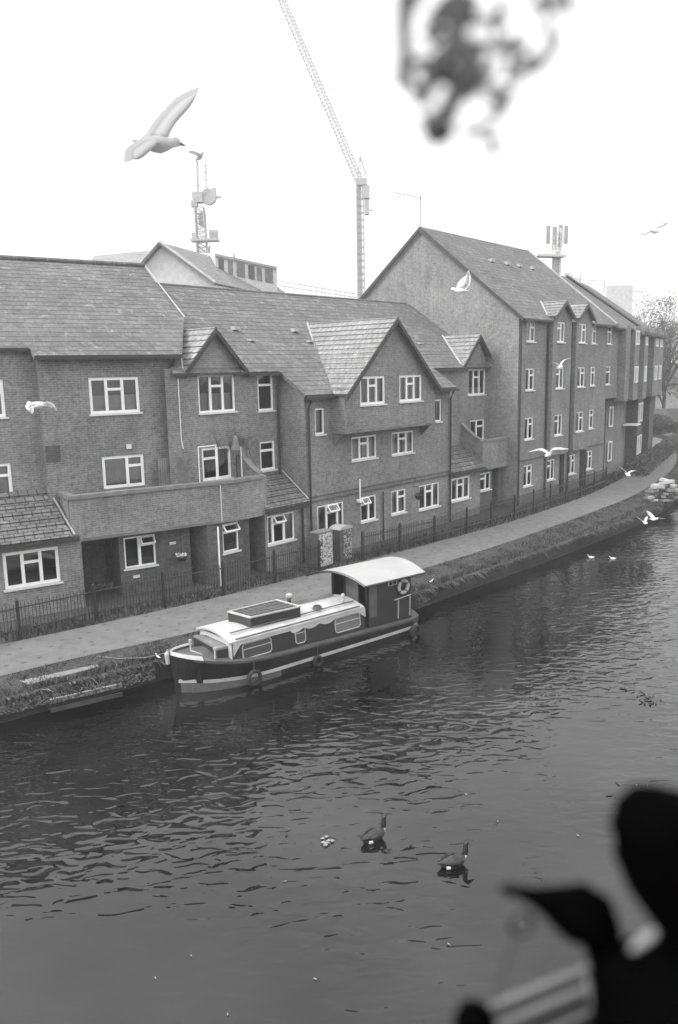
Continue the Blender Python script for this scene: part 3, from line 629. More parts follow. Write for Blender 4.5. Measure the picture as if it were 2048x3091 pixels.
# ================================================================ BLOCK E (far, oversailing upper floors)
hE = thing('brick_flats', FE.w(6, -5, 0), 'farthest brick block along the towpath with upper floors overhanging and tall narrow windows', 'apartment block')
mb = MB(); mb.box(FD, 14.55, 17.4, -9, .05, 5.1, 10.1); 
mb.box(FD, 14.6, 17.4, -9, -.7, -.05, 5.1)
eb = [(FD, 14.55, 15.3, .5), (FD, 16.2, 17.1, .5)]
for F, a, b, n in eb: mb.box(F, a, b, .05, n, 5.1, 10.1)
mb.box(FE, 0, 11, -9, .0, 5.1, 10.1); mb.box(FE, 0, 11, -9, -.7, -.05, 5.1)
for a, b in ((.8, 2.6), (5.6, 11)): mb.box(FE, a, b, 0, .6, 5.1, 10.1)
for a, b in ((2.4, 4.8), (8.5, 11)): mb.box(FE, a, b, -.7, .1, -.05, 5.1, 1)
mb.build('wall', [BRICK, BRICKD], hE)
for (F, n, a, wd) in ((FD, .05, 15.45, .6), (FD, .51, 16.3, .7), (FE, .61, 1.2, .9), (FE, .61, 6.4, 1.3), (FE, .61, 8.8, 1.2)):
    for z0, z1 in ((8.85, 9.8), (6.3, 7.4)): window(hE, F, n + .07, a, z0, a + wd, z1, 'F' if wd < .7 else 'FF', 0, bd=.09, sill=False)
for (F, n, a, wd) in ((FD, -.6, 14.9, .7), (FE, .12, 2.7, .7), (FE, .12, 3.8, .8)):
    for z0, z1 in ((3.3, 4.7), (.9, 2.3)): window(hE, F, n + .07, a, z0, a + wd, z1, 'F' if wd < .9 else 'FF', 0, bd=.1, sill=False)
ro = MB(); kE = lambda n: 10.1 - .72 * n
slope(ro, [FE.w(s, n, kE(n)) for s, n in ((-.6, .75), (11.2, .75), (11.2, -5.5), (1.5, -5.5))]); ro.build('roof', TILE, hE)
rb = MB(); rb.hexa([FE.w(11, 0, 10), FE.w(11, -5.5, 14), FE.w(11, -11, 10)], [FE.w(11.2, 0, 10), FE.w(11.2, -5.5, 14), FE.w(11.2, -11, 10)]); rb.build('gable_end', BRICK, hE)
gt = MB(); gt.box(FE, -.5, 11.2, .76, .88, 9.62, 9.75); gt.bar(FD.w(17.65, .3, 10.1), FD.w(17.65, -5.2, 14.0), .09); gt.build('gutter', PIPE, hE, split=True)
ba = MB(); ba.box(FE, .6, 2.0, -.6, .4, 3.2, 3.3); ba.build('door_canopy', WHITE, hE)
# hedge strip along E
hd = MB()
for k in range(5200):
    s = rnd.uniform(-3, 30); n = rnd.uniform(.2, 1.6); z = rnd.uniform(0, 1.0) * (1 - .25 * abs(n - .9)); p = FE.w(s, n + .0, z)
    a = Vector((rnd.uniform(-1, 1), rnd.uniform(-1, 1), rnd.uniform(-1, 1))).normalized() * .1; b = a.orthogonal().normalized() * .08
    hd.poly([p - a, p + b, p + a, p - b], rnd.choice((0, 0, 1)))
tag(hd.build('hedge', [mat('hedge_leaf', .045, .7, .3), mat('hedge_leaf_light', .08, .7, .3)]), 'low dark clipped hedge running along the foot of the farthest block', 'hedge')

# ================================================================ FENCE
POSTS = [(-13.5, 18.8), (-11.4, 20.6), (-9.45, 22.45), (-7.7, 24.05), (-5.85, 25.45), (-4.07, 26.75), (-2.4, 28.3), (-.8, 29.85), (.92, 31.4), (2.55, 32.95), (4.2, 34.5), (5.95, 36.45), (7.4, 38.1), (8.9, 39.75),
         (10.3, 41.55), (11.63, 43.2), (12.95, 44.8), (14.3, 46.5), (15.7, 48.4), (17.1, 50.4)]
GAPS = {7}
def fence(a, b, label):
    t = thing('railing_fence', Vector((*POSTS[a], -.05)), label, 'fence', None)
    for i in range(a, b + 1):
        p = Vector((*POSTS[i], -.05)); m = MB(); m.bar(p, p + Vector((0, 0, 1.2)), .055); m.bar(p + Vector((0, 0, 1.2)), p + Vector((0, 0, 1.26)), .05, r2=.01); m.build('post', IRON, t)
    for i in range(a, b):
        p, q = (Vector((*POSTS[k], -.05)) for k in (i, i + 1)); d = q - p; n = max(4, int(d.length / .105)); m = MB()
        for z in (.33, .98): m.bar(p + Vector((0, 0, z)), q + Vector((0, 0, z)), .021)
        for k in range(1, n):
            c = p + d * (k / n); m.bar(c + Vector((0, 0, .08)), c + Vector((0, 0, 1.12)), .0105)
        m.build('railing_panel', IRON, t)
fence(0, 7, 'black iron railing fence in front of the left brick house, left of the cabinets')
fence(8, 19, 'black iron railing fence along the far towpath, right of the graffiti cabinets')
# ================================================================ CABINETS
def graf(name, base, hi, lo, sc_):
    m, nt, b = new(name); g = N(nt, 'ShaderNodeNewGeometry'); n = N(nt, 'ShaderNodeTexNoise', Scale=sc_, Detail=3., Distortion=2.2); v = N(nt, 'ShaderNodeTexNoise', Scale=sc_ * 2.2, Detail=2., Distortion=3.)
    for q in (n, v): nt.links.new(g.outputs['Position'], q.inputs['Vector'])
    a = ramp(nt, n.outputs[0], [(.40, lo), (.47, base), (.53, hi), (.60, base)]); c = ramp(nt, v.outputs[0], [(.4, .35), (.5, 1.), (.58, .6), (.62, 1)])
    nt.links.new(mul(nt, a, c), b.inputs['Base Color']); b.inputs['Roughness'].default_value = .5; return m
GR1 = graf('graffiti_paint', .5, .8, .12, 3.2); GR2 = graf('graffiti_paint_dark', .12, .6, .05, 2.6); CABM = mat('cabinet_metal', .1, .5, .25)
FC = Fr(gpt(985, 1709), 40)
t = thing('utility_cabinet', FC.w(0, -.3, 0), 'tall street cabinet with a pale front covered in graffiti, left of the pair', 'cabinet', 'graffiti cabinets by the fence')
m = MB(); m.box(FC, -.42, .42, -.42, 0, -.03, 1.36); m.build('body', CABM, t)
m = MB(); m.box(FC, -.40, .40, .002, .022, .03, 1.33); m.build('door', GR1, t)
m = MB(); m.box(FC, -.45, .45, -.45, .04, 1.362, 1.40); m.build('lid', LEAD, t)
m = MB(); rr = random.Random(5)
for k in range(3):                                   # the painted tag reading down the edge
    zc = .95 - k * .33
    S = [[(-.36, .12), (-.2, -.12)], [(-.2, .12), (-.36, -.12)]] if k == 0 else ([(-.2, .12), (-.36, .1), (-.36, -.12), (-.2, -.12)], [(-.36, 0), (-.24, 0)]) if k == 1 else ([(-.2, .12), (-.36, .08), (-.34, .01), (-.22, -.02), (-.2, -.1), (-.36, -.13)],)
    for L in S:
        for (a, b), (c, d) in zip(L[:-1], L[1:]): m.bar(FC.w(a, .03, zc + b), FC.w(c, .03, zc + d), .016)
m.build('tag_lettering', IRON, t)
FC2 = Fr(gpt(1046, 1690), 40)
t = thing('utility_cabinet', FC2.w(0, -.3, 0), 'dark street cabinet with rounded pale lid and graffiti, right of the pair', 'cabinet', 'graffiti cabinets by the fence')
m = MB(); m.box(FC2, -.36, .36, -.5, 0, -.03, 1.28); m.build('body', CABM, t)
m = MB(); m.box(FC2, -.16, .34, .002, .02, .05, 1.24); m.build('door', GR2, t)
m = MB(); arc = [(.42 * math.cos(math.pi * k / 10), 1.282 + .14 * math.sin(math.pi * k / 10)) for k in range(11)]
m.hexa([FC2.w(a, -.54, b) for a, b in arc], [FC2.w(a, .05, b) for a, b in arc]); m.build('lid', CONC, t)
# ================================================================ SMALL THINGS ON THE HOUSES
def basket(F, s, n, z, r, label, pale):
    t = thing('hanging_basket', F.w(s, n, z - r), label, 'basket', None)
    m = MB(); rg = [[F.w(s, n, z) + Vector((math.cos(a) * q, math.sin(a) * q, h)) for a in [2 * math.pi * k / 12 for k in range(12)]] for q, h in ((.06, -r), (r * .7, -r * .75), (r, 0))]
    m.loft(rg); m.build('bowl', IRON, t)
    f = MB()
    for k in range(90):
        a = rnd.uniform(0, 6.28); q = r * math.sqrt(rnd.random()) * 1.05; c = F.w(s, n, z) + Vector((math.cos(a) * q, math.sin(a) * q, rnd.uniform(0, .1)))
        d = Vector((rnd.uniform(-1, 1), rnd.uniform(-1, 1), rnd.uniform(0, 1))).normalized() * .05; f.poly([c - d.orthogonal() * .5, c + d, c + d.orthogonal() * .5])
    f.build('plants', SILLM if pale else bpy.data.materials['grass_dark'], t)
    c = MB(); c.bar(F.w(s, n, z + .1), F.w(s, n, z + (1.0 if pale else .4)), .012); c.bar(F.w(s, n, z + (1.0 if pale else .4)), F.w(s, n - .35, z + (1.0 if pale else .4)), .012); c.build('chain', IRON, t)
basket(FA, 3.75, 1.05, 1.15, .2, 'dark hanging basket with pale flowers below the left balcony', True)
basket(FA, .9, 1.4, .6, .27, 'dark round planter bowl hung behind the railings at lower left', False)
basket(FB, 7.1, .4, 1.75, .2, 'small dark basket between the ground floor windows of the gabled house', False)
m = MB(); Pp = [FB.w(-4.9, .3, -.05), FB.w(-4.9, .3, 2.2)]
m.bar(Pp[0], Pp[1], .03, 0, 8); tag(m.build('post', WHITE), 'slim white post standing under the bend of the balcony', 'post')
m = MB(); m.pipe([FB.w(-5.05, rn + .03, 7.4), FB.w(-5.05, rn + .03, 5.2), FB.w(-5.0, rn + .05, 4.9)], .018); m.build('cable', WHITE, hB)
m = MB(); m.pipe([FA.w(5.3, 1.24, 3.6), FA.w(5.3, 1.24, 2.25)], .014); m.build('cable', WHITE, hA)
# wooden screen and white frame on the balcony
t = thing('wood_screen', FA.w(3.9, .2, 3.3), 'grey slatted wooden screen standing on the left balcony', 'screen')
m = MB(); [m.box(FA, 3.35 + k * .085, 3.425 + k * .085, .3, .325, 3.3, 4.62) for k in range(13)]
sc1 = m.build('slats', WOOD, t)
m = MB(); m.box(FA, 3.33, 4.47, .24, .298, 4.5, 4.58); m.box(FA, 3.33, 4.47, .24, .298, 3.9, 3.98); m.build('crossbar', WOOD, t, split=True)
t = thing('drying_frame', FB.w(-4.9, -.5, 3.4), 'thin white metal frame beside the wooden screen on the balcony', 'frame')
for a, b in (((-5.0, 3.5), (-5.0, 5.0)), ((-5.0, 5.0), (-4.2, 5.0)), ((-4.2, 3.5), (-4.2, 5.02)), ((-3.0, 3.5), (-3.0, 4.85))):
    m = MB(); m.bar(FB.w(a[0], -.45, a[1]), FB.w(b[0], -.45, b[1]), .03 if a[0] == -4.2 else .018, 0, 6); m.build('tube', WHITE, t)
t = thing('folded_parasol', FB.w(-2.95, -.5, 3.4), 'folded grey parasol in front of the balcony door', 'parasol')
m = MB(); m.pipe([FB.w(-3.2, -.5, 5.3), FB.w(-3.2, -.5, 5.15), FB.w(-3.2, -.5, 4.75), FB.w(-3.2, -.5, 4.55)], [.01, .09, .16, .05], n=8); m.build('cloth', LEAD, t)
m = MB(); m.bar(FB.w(-3.2, -.5, 3.4), FB.w(-3.2, -.5, 5.4), .02, 0, 6); m.build('pole', IRON, t)
# bare climbing shrub against the wall above the balcony
TWIG = mat('twig_bark', .07, .9, .3)
def branchy(m, p, d, L, r, depth, rg, spread=.6, droop=0., kids=3):
    q = p + d * L; mid = p + d * L * .5 + Vector((rg.uniform(-1, 1), rg.uniform(-1, 1), rg.uniform(-1, 1))) * L * .06
    m.bar(p, mid, r, 0, 5 if r > .03 else 3, r * .85); m.bar(mid, q, r * .85, 0, 5 if r > .03 else 3, r * .65)
    if depth == 0: return
    for k in range(kids):
        v = (d + Vector((rg.uniform(-1, 1), rg.uniform(-1, 1), rg.uniform(-.6, .9) - droop)) * spread).normalized()
        branchy(m, p + d * L * rg.uniform(.45, 1), v, L * rg.uniform(.55, .8), r * .6, depth - 1, rg, spread, droop, kids)
rg = random.Random(12)
m = MB()
for k in range(9): branchy(m, FB.w(-3.6 + .2 * k, rn + .35, 4.3), (FB.D * rg.uniform(-.7, .7) + Vector((0, 0, 1)) + FB.N * rg.uniform(-.1, .15)).normalized(), .5, .012, 3, rg, .7)
tag(m.build('climbing_shrub', TWIG), 'bare twiggy shrub spreading on the wall above the balcony door', 'shrub')
# ================================================================ NARROWBOAT
b0 = gpt(741, 2076, ZW); BT = Fr(b0, 50.4)
boat = thing('narrowboat', BT.w(2.5, -1, ZW), 'black and white narrowboat moored at the bank with solar panel and tall rear cabin', 'boat')
HULL = mat('hull_black', .02, .35, .6, 1.8, 14); HULLG = mat('hull_grey', .12, .5, .3); BW = mat('boat_white', .48, .5, .16, 2.2, 18); CAB = mat('cabin_dark', .028, .3, .25); DECK = mat('deck_paint', .1, .7, .25)
ST = [(-1.62, .03, .42), (-1.5, .2, .38), (-1.3, .42, .33), (-1.0, .62, .27), (-.55, .82, .19), (0, .95, .09), (.8, 1, .03), (3, 1, -.04), (5, 1, -.1), (6.3, .97, -.13), (6.75, .75, -.13), (6.95, .35, -.13)]
nc = -1.0
def hullring(s, hb, zt, zs, k=1.): return [BT.w(s, nc + sg * hb * k, z) for sg, z in ((-1, zt), (1, zt))]
zb = -.95
lor = lambda s: float(np.interp(s, [-1.6, -.5, .6], [.66, .84, .95]))
def sect(s, hb, zt):
    lo = hb * lor(s); so = s + (.12 if s < -1.2 else 0)
    return [BT.w(s, nc - hb, zt), BT.w(so, nc - lo, -.4), BT.w(so, nc - lo * .95, zb), BT.w(so, nc + lo * .95, zb), BT.w(so, nc + lo, -.4), BT.w(s, nc + hb, zt)]
m = MB(); m.loft([sect(*q) for q in ST], cap=True); m.build('hull', HULL, boat)
def bandz(s): return -.30 - .1 * min(1, max(0, (s + 1.6) / 2)) + .0
def hb_at(s, z):
    for (a, ha, za), (b, hb_, zb_) in zip(ST[:-1], ST[1:]):
        if a <= s <= b:
            f = (s - a) / (b - a); h = ha + f * (hb_ - ha); zt = za + f * (zb_ - za); lo = h * (lor(a) + f * (lor(b) - lor(a))); k = min(1, max(0, (z + .4) / (zt + .4))); return lo + (h - lo) * k
    return .3
def strip(zf0, zf1, s0, s1, out, name, mt):
    m = MB()
    for sg in (1, -1):
        rings = []
        k = 26
        for i in range(k + 1):
            s = s0 + (s1 - s0) * i / k; z0, z1 = zf0(s), zf1(s)
            so = .1 if s < -1.2 else 0
            rings.append([BT.w(s + so, nc + sg * (hb_at(s, z0) - .02), z0), BT.w(s + so, nc + sg * (hb_at(s, z0) + out), z0), BT.w(s + so, nc + sg * (hb_at(s, z1) + out), z1), BT.w(s + so, nc + sg * (hb_at(s, z1) - .02), z1)])
        m.loft(rings)
    return m.build(name, mt, boat, split=True)
strip(lambda s: bandz(s) - .05, lambda s: bandz(s) + .045, -1.55, 6.6, .015, 'stripe', BW)
strip(lambda s: -.66, lambda s: bandz(s) - .055, -1.5, 1.2, .008, 'lower_hull', HULLG)
gz = lambda s: np.interp(s, [q[0] for q in ST], [q[2] for q in ST])
strip(lambda s: float(gz(s)) - .05, lambda s: float(gz(s)) + .02, -1.45, 6.7, .03, 'rubbing_strake', DECK)
m = MB(); m.poly([BT.w(s, nc - h + .03, z + .012) for s, h, z in ST] + [BT.w(s, nc + h - .03, z + .012) for s, h, z in reversed(ST)]); m.build('deck', DECK, boat)
m = MB(); rings = []
for s, h, z in ST[:5]:
    rings.append((s, h, z))
for sg in (1, -1):
    m.loft([[BT.w(s, nc + sg * (h + .0), z), BT.w(s, nc + sg * (h + .035), z + .02), BT.w(s, nc + sg * (h - .03), z + .12), BT.w(s, nc + sg * (h - .09), z + .08)] for s, h, z in rings[:4 if sg > 0 else 5]])
m.build('bow_rim', BW, boat, split=True)
m = MB(); m.pipe([BT.w(-1.68, nc, .2), BT.w(-1.7, nc, .48), BT.w(-1.66, nc, .58)], [.05, .06, .03], n=8); m.build('stem_post', BW, boat)
# main cabin
c0, c1, cn, cf = -.22, 4.4, -.16, -1.84
m = MB(); m.hexa([BT.w(c0, cf, .02), BT.w(c0, cn, .02), BT.w(c1, cn, -.08), BT.w(c1, cf, -.08)], [BT.w(c0, cf + .06, .66), BT.w(c0, cn - .06, .66), BT.w(c1, cn - .06, .66), BT.w(c1, cf + .06, .66)]); m.build('cabin', CAB, boat)
def roofsheet(s0, s1, na, nb, z, cam_, th, name, mt, s0b=None, sag=0.):
    m = MB(); k = 12; A = []; B = []
    for i in range(k + 1):
        f = i / k; n = na + (nb - na) * f; zz = z + cam_ * (1 - (2 * f - 1) ** 2); a = s0 + ((s0b - s0) * f if s0b is not None else 0)
        A.append((n, zz, a)); 
    top0 = [BT.w(a, n, zz) for n, zz, a in A]; top1 = [BT.w(s1, n, zz - sag) for n, zz, a in A]
    bot0 = [BT.w(a, n, zz - th) for n, zz, a in A]; bot1 = [BT.w(s1, n, zz - th - sag) for n, zz, a in A]
    m.loft([bot0 + top0[::-1], bot1 + top1[::-1]]); return m.build(name, mt, boat)
roofsheet(c0 - .12, c1 - .05, cn + .02, cf - .02, .66, .14, .05, 'roof', BW)
m = MB()
for n in (cn - .3, cn - .02): m.bar(BT.w(c0 + .1, n, .80 if n < -.3 else .70), BT.w(c1 - .2, n, .80 if n < -.3 else .70), .018)
m.build('grab_rail', DECK, boat, split=True)
# white scalloped valance along the cabin top
m = MB(); k = 60
top = [BT.w(c0 + (c1 - c0) * i / k, cn + .005, .62) for i in range(k + 1)]
bot = [BT.w(c0 + (c1 - c0) * i / k, cn + .012, .53 - (.09 * abs(math.sin(i * .42)) if 24 < i < 46 else .0) - (.28 * max(0, 1 - i / 3) if i < 3 else 0) - (.2 * max(0, (i - 56) / 4) if i > 56 else 0)) for i in range(k + 1)]
m.loft([[p + BT.N * .0 for p in bot], top], closed=False, cap=False); m.loft([[p - BT.N * .02 for p in top], [p - BT.N * .02 for p in bot]], closed=False, cap=False); m.build('valance', BW, boat)
def bwin(s0, s1, z0, z1, bar=True):
    f = MB(); n = cn + .012; r = .016; cr = .06
    P = [(s0 + cr, z0), (s1 - cr, z0), (s1, z0 + cr), (s1, z1 - cr), (s1 - cr, z1), (s0 + cr, z1), (s0, z1 - cr), (s0, z0 + cr)]
    off = lambda z: n - .06 * (z - .02) / .64
    for a, b in zip(P, P[1:] + P[:1]): f.bar(BT.w(a[0], off(a[1]), a[1]), BT.w(b[0], off(b[1]), b[1]), r)
    if bar: zm = z0 + (z1 - z0) * .62; f.bar(BT.w(s0, off(zm), zm), BT.w(s1, off(zm), zm), r * .7)
    w_ = f.build('window', BW, boat); g = MB(); g.poly([BT.w(a, off(b) - .004, b) for a, b in P]); g.build('pane', PANEB, w_)
PANEB = mat('boat_glass', .05, .08, .1, spec=.8); PANEG = mat('boat_glass_net', .16, .2, .2)
bwin(.08, 1.0, .1, .5); bwin(1.82, 2.16, .1, .56); PANEB = PANEG; bwin(3.25, 4.2, .08, .5)
# cabin front: white surround, dark glass, doors
m = MB()
for (na, nb, za, zb_) in ((cn - .03, cn - .28, .05, .64), (cf + .03, cf + .28, .3, .64), (cn - .28, cf + .28, .52, .64)): m.box(BT, c0 - .03, c0 - .002, min(na, nb), max(na, nb), za, zb_)
m.build('front_panel', BW, boat, split=True)
m = MB(); m.box(BT, c0 - .02, c0 - .004, cf + .29, cn - .29, .1, .515); m.build('front_window', bpy.data.materials['boat_glass'], boat)
B = [gpt(585, 1917, .5), gpt(632, 1914, .5), gpt(702, 1948, .5), gpt(658, 1957, .5)]
m = MB(); m.hexa([p - Vector((0, 0, .06)) for p in B], B); m.build('bow_table', LEAD, boat)
m = MB(); m.hexa([p * 1 - Vector((0, 0, .4)) for p in B], [p - Vector((0, 0, .062)) for p in B]); m.build('bow_locker', CAB, boat)
for p, z0, z1 in ((gpt(577, 1972, .3), .25, .62), (gpt(651, 2004, .1), .08, .48)):
    m = MB(); m.bar(Vector((p.x, p.y, z0)), Vector((p.x, p.y, z1)), .024, 0, 8); m.bar(Vector((p.x, p.y, z1)), Vector((p.x, p.y, z1 + .06)), .04, 0, 8); m.build('rail_post', BW, boat)
m = MB(); p, q = gpt(577, 1972, .3), gpt(651, 2004, .1); m.bar(Vector((p.x, p.y, .38)), Vector((q.x, q.y, .2)), .02, 0, 6); m.build('rail', BW, boat)
# solar panel on its box
zt = 1.06; Q = [gpt(689, 1846, zt), gpt(836, 1810, zt), gpt(907, 1830, zt), gpt(757, 1864, zt)]
m = MB(); m.hexa([p - Vector((0, 0, .3)) for p in Q], [p - Vector((0, 0, .03)) for p in Q]); m.build('roof_box', CAB, boat)
cq = sum(Q, Vector()) / 4
m = MB(); E_ = [cq + (p - cq) * 1.02 for p in Q]; I_ = [cq + (p - cq) * .93 for p in Q]
for i in range(4):
    j = (i + 1) % 4; m.hexa([E_[i] - Vector((0, 0, .028)), E_[j] - Vector((0, 0, .028)), I_[j] - Vector((0, 0, .028)), I_[i] - Vector((0, 0, .028))], [E_[i] + Vector((0, 0, .012)), E_[j] + Vector((0, 0, .012)), I_[j] + Vector((0, 0, .012)), I_[i] + Vector((0, 0, .012))])
m.build('panel_frame', CONC, boat)
m = MB()
for a in range(9):
    for b in range(4):
        f = lambda u, v: I_[0] * (1 - u) * (1 - v) + I_[1] * u * (1 - v) + I_[2] * u * v + I_[3] * (1 - u) * v
        m.poly([f((a + .06) / 9, (b + .06) / 4), f((a + .94) / 9, (b + .06) / 4), f((a + .94) / 9, (b + .94) / 4), f((a + .06) / 9, (b + .94) / 4)])
m.build('solar_cells', mat('solar_cell', .03, .3, .2), boat)
m = MB(); m.poly([p - Vector((0, 0, .004)) for p in I_]); m.build('panel_backing', CONC, boat)
for (s, n, z0, h, r, cap) in ((2.6, -1.5, .74, .26, .055, .1), (3.92, -.6, .76, .16, .04, .06)):
    m = MB(); m.bar(BT.w(s, n, z0), BT.w(s, n, z0 + h), r, 0, 10); ch = m.build('chimney' if r > .05 else 'vent', HULL if r > .05 else BW, boat, smooth=True)
    m = MB(); m.pipe([BT.w(s, n, z0 + h), BT.w(s, n, z0 + h + .05), BT.w(s, n, z0 + h + .1), BT.w(s, n, z0 + h + .13)], [r * 1.1, cap, cap, cap * .5], n=10); m.build('cap', BW, ch)
for k, l in enumerate(('wooden pole lying furthest back along the white roof of the narrowboat', 'wooden pole lying in the middle of the narrowboat roof behind the panel', 'wooden pole lying nearest on the narrowboat roof behind the panel')):
    m = MB(); m.pipe([BT.w(2.35 + k * .05, -1.45 + k * .09, .84), BT.w(4.1, -1.4 + k * .07, .84)], .02, n=6); tag(m.build('boat_pole', WOOD), l, 'pole', 'poles on the boat roof')
m = MB(); [m.torus(BT.w(2.9, -.55, .83 + k * .03), (0, 0, 1), .13 - k * .015, .018, n=18, k=5) for k in range(3)]; tag(m.build('rope_coil', DECK), 'small coil of dark rope on the white roof of the narrowboat', 'rope')
for (a, b_, c_, l) in ((BT.w(-1.45, -1.2, .42), BT.w(-2.6, -3.4, -.02), 0, 'thin mooring rope running from the bow of the narrowboat to the bank'), (BT.w(6.5, -1.9, -.08), BT.w(7.6, -2.9, -.04), 0, 'short mooring rope at the stern of the narrowboat')):
    m = MB(); m.pipe([a, a.lerp(b_, .35) - Vector((0, 0, .12)), a.lerp(b_, .7) - Vector((0, 0, .1)), b_], .012, n=5); tag(m.build('mooring_rope', WOOD), l, 'rope')
# rear cabin
r0_, r1_ = 4.55, 6.35
m = MB()
m.hexa([BT.w(r0_, cn - .01, -.1), BT.w(r1_, cn - .01, -.12), BT.w(r1_, cn - .06, -.12), BT.w(r0_, cn - .06, -.1)], [BT.w(r0_, cn - .04, 1.36), BT.w(r1_, cn - .04, 1.33), BT.w(r1_, cn - .09, 1.33), BT.w(r0_, cn - .09, 1.36)])
m.box(BT, r0_, r1_, cf, cf + .05, -.1, 1.34); m.box(BT, r1_ - .05, r1_ - .002, cf + .05, cn - .1, -.1, 1.34); m.box(BT, r0_ + .9, r0_ + .94, cf + .05, cn - .1, -.1, 1.34)
m.build('rear_cabin', CAB, boat)
for n in (cf, -1.25, -.62, cn - .08):
    m = MB(); m.bar(BT.w(r0_ - .02, n, .6 if n not in (cf,) else 0), BT.w(r0_ - .02, n, 1.5 if n in (-1.25, -.62) else 1.36), .03); m.build('cabin_post', CAB if n != -.62 else DECK, boat)
m = MB(); m.box(BT, r0_ - .01, r0_ + .01, -1.22, -.66, .5, 1.4); m.build('front_door', HULLG, boat)
m = MB(); m.box(BT, r0_ + .02, r0_ + .32, cn + .0, cn + .012, .25, 1.25); m.build('side_door', DECK, boat)
m = MB(); m.box(BT, 5.35, 5.72, cn - .02, cn + .004, 1.08, 1.22); bw_ = m.build('window', BW, boat); m = MB(); m.box(BT, 5.39, 5.52, cn + .005, cn + .012, 1.1, 1.2); m.box(BT, 5.55, 5.68, cn + .005, cn + .012, 1.1, 1.2); m.build('pane', CAB, bw_)
roofsheet(4.22, 6.72, .06, -2.15, 1.36, .27, .045, 'canopy_roof', mat('canopy_white', .36, .6, .08, 1.5, 60), s0b=3.8, sag=.03)
m = MB(); k = 12; pts = [BT.w(4.2 + (3.78 - 4.2) * i / k, .08 - 2.25 * i / k, 1.335 + .27 * (1 - (2 * i / k - 1) ** 2)) for i in range(k + 1)]; m.pipe(pts, .035, n=6)
m.bar(BT.w(4.2, .09, 1.335), BT.w(6.74, .09, 1.31), .028); m.build('roof_edge', CAB, boat, split=True)
for a, b, c, d in ((5.55, .62, 6.25, .66), (5.7, .0, 5.72, .6), (6.2, .0, 6.22, .62)):
    m = MB(); m.bar(BT.w(a, cn + .06, b), BT.w(c, cn + .06, d), .016); m.build('hatch_frame', BW, boat)
m = MB(); m.torus(BT.w(5.93, cn + .06, .98), BT.N, .19, .055, n=28); lr_ = m.build('life_ring', mat('ring_white', .45, .5, .12), smooth=True); tag(lr_, 'white life ring hung on the rear cabin of the narrowboat', 'life ring')
m = MB()
for k in range(4):
    a = k * math.pi / 2 + .6; c = BT.w(5.93, cn + .06, .98) + BT.D * .19 * math.cos(a) + Vector((0, 0, .19 * math.sin(a))); tn = (BT.D * -math.sin(a) + Vector((0, 0, math.cos(a)))); m.bar(c - tn * .02, c + tn * .02, .062, 0, 10)
m.build('band', DECK, lr_)
RUB = mat('tyre_rubber', .022, .7, .2, bump=.4)
for (x, y, r, l) in ((769, 2046, .185, 'large black tyre fender near the bow of the narrowboat'), (960, 1995, .12, 'small black tyre fender halfway along the narrowboat hull'), (1254, 1906, .17, 'black tyre fender at the stern of the narrowboat')):
    d = ray(x, y); o = BT.P + BT.N * .06; tt = (o - CAM).dot(BT.N) / d.dot(BT.N); c = CAM + d * tt
    m = MB(); m.torus(c, BT.N, r, .05, n=26, sq=1.2); ty = tag(m.build('tyre_fender', RUB, smooth=True), l, 'tyre', 'tyre fenders on the narrowboat')
    m = MB(); m.bar(c + Vector((0, 0, r)), c + Vector((0, 0, .45)), .01, 0, 5); m.build('rope', DECK, ty)
for (x, y, l) in ((1276, 1830, 0),):
    m = MB()
    for k in range(110):
        c = gpt(x, y, -.05) + Vector((rnd.gauss(0, .1), rnd.gauss(0, .12), rnd.uniform(0, .32))); a = Vector((rnd.uniform(-1, 1), rnd.uniform(-1, 1), rnd.uniform(-.2, 1))).normalized() * .07; m.poly([c - a.orthogonal() * .4, c + a, c + a.orthogonal() * .4])
    tag(m.build('reeds', bpy.data.materials['grass_mid']), 'small tuft of rough reeds on the bank at the stern of the boat', 'reeds')
# plank and concrete strip at the left bank
p, q = gpt(150, 2107, -.1), gpt(366, 2058, -.1); d = (q - p).normalized(); o = Vector((d.y, -d.x, 0))
for (k, z, w_, l) in ((0, -.12, .09, 'upper weathered timber fender plank along the left canal edge'), (.02, -.36, .05, 'lower dark timber fender beam just above the water at the left')):
    m = MB(); m.hexa([p + o * k + Vector((0, 0, z)), q + o * k + Vector((0, 0, z)), q + o * (k + w_) + Vector((0, 0, z)), p + o * (k + w_) + Vector((0, 0, z))], [v + Vector((0, 0, .1)) for v in (p + o * k + Vector((0, 0, z)), q + o * k + Vector((0, 0, z)), q + o * (k + w_) + Vector((0, 0, z)), p + o * (k + w_) + Vector((0, 0, z)))])
    tag(m.build('timber_plank', [WOOD if k == 0 else TWIG]), l, 'plank', 'timber planks at the canal edge')
m = MB(); P_ = [gpt(60, 2058, -.03), gpt(295, 2008, -.03), gpt(300, 2016, -.03), gpt(90, 2068, -.03)]; m.hexa([v - Vector((0, 0, .05)) for v in P_], [v + Vector((0, 0, .03)) for v in P_]); tag(m.build('concrete_edging', LEAD), 'long strip of mossy concrete edging lying in the grass at the left', 'edging')
rg = random.Random(21); m = MB()
for k in range(1500):
    x = rg.uniform(0, 470); y = 2150 - x * .235 + rg.uniform(-34, 12); c = gpt(x, y, -.15) ; a = Vector((rg.uniform(-1, 1), rg.uniform(-1, 1), rg.uniform(-.1, 1.1))).normalized() * rg.uniform(.05, .16); b = a.orthogonal().normalized() * .02
    m.poly([c - b, c + a, c + b], rg.choice((0, 0, 1)))
m.build('bank_weeds', [bpy.data.materials['grass_dark'], bpy.data.materials['grass_mid']], kind='stuff')
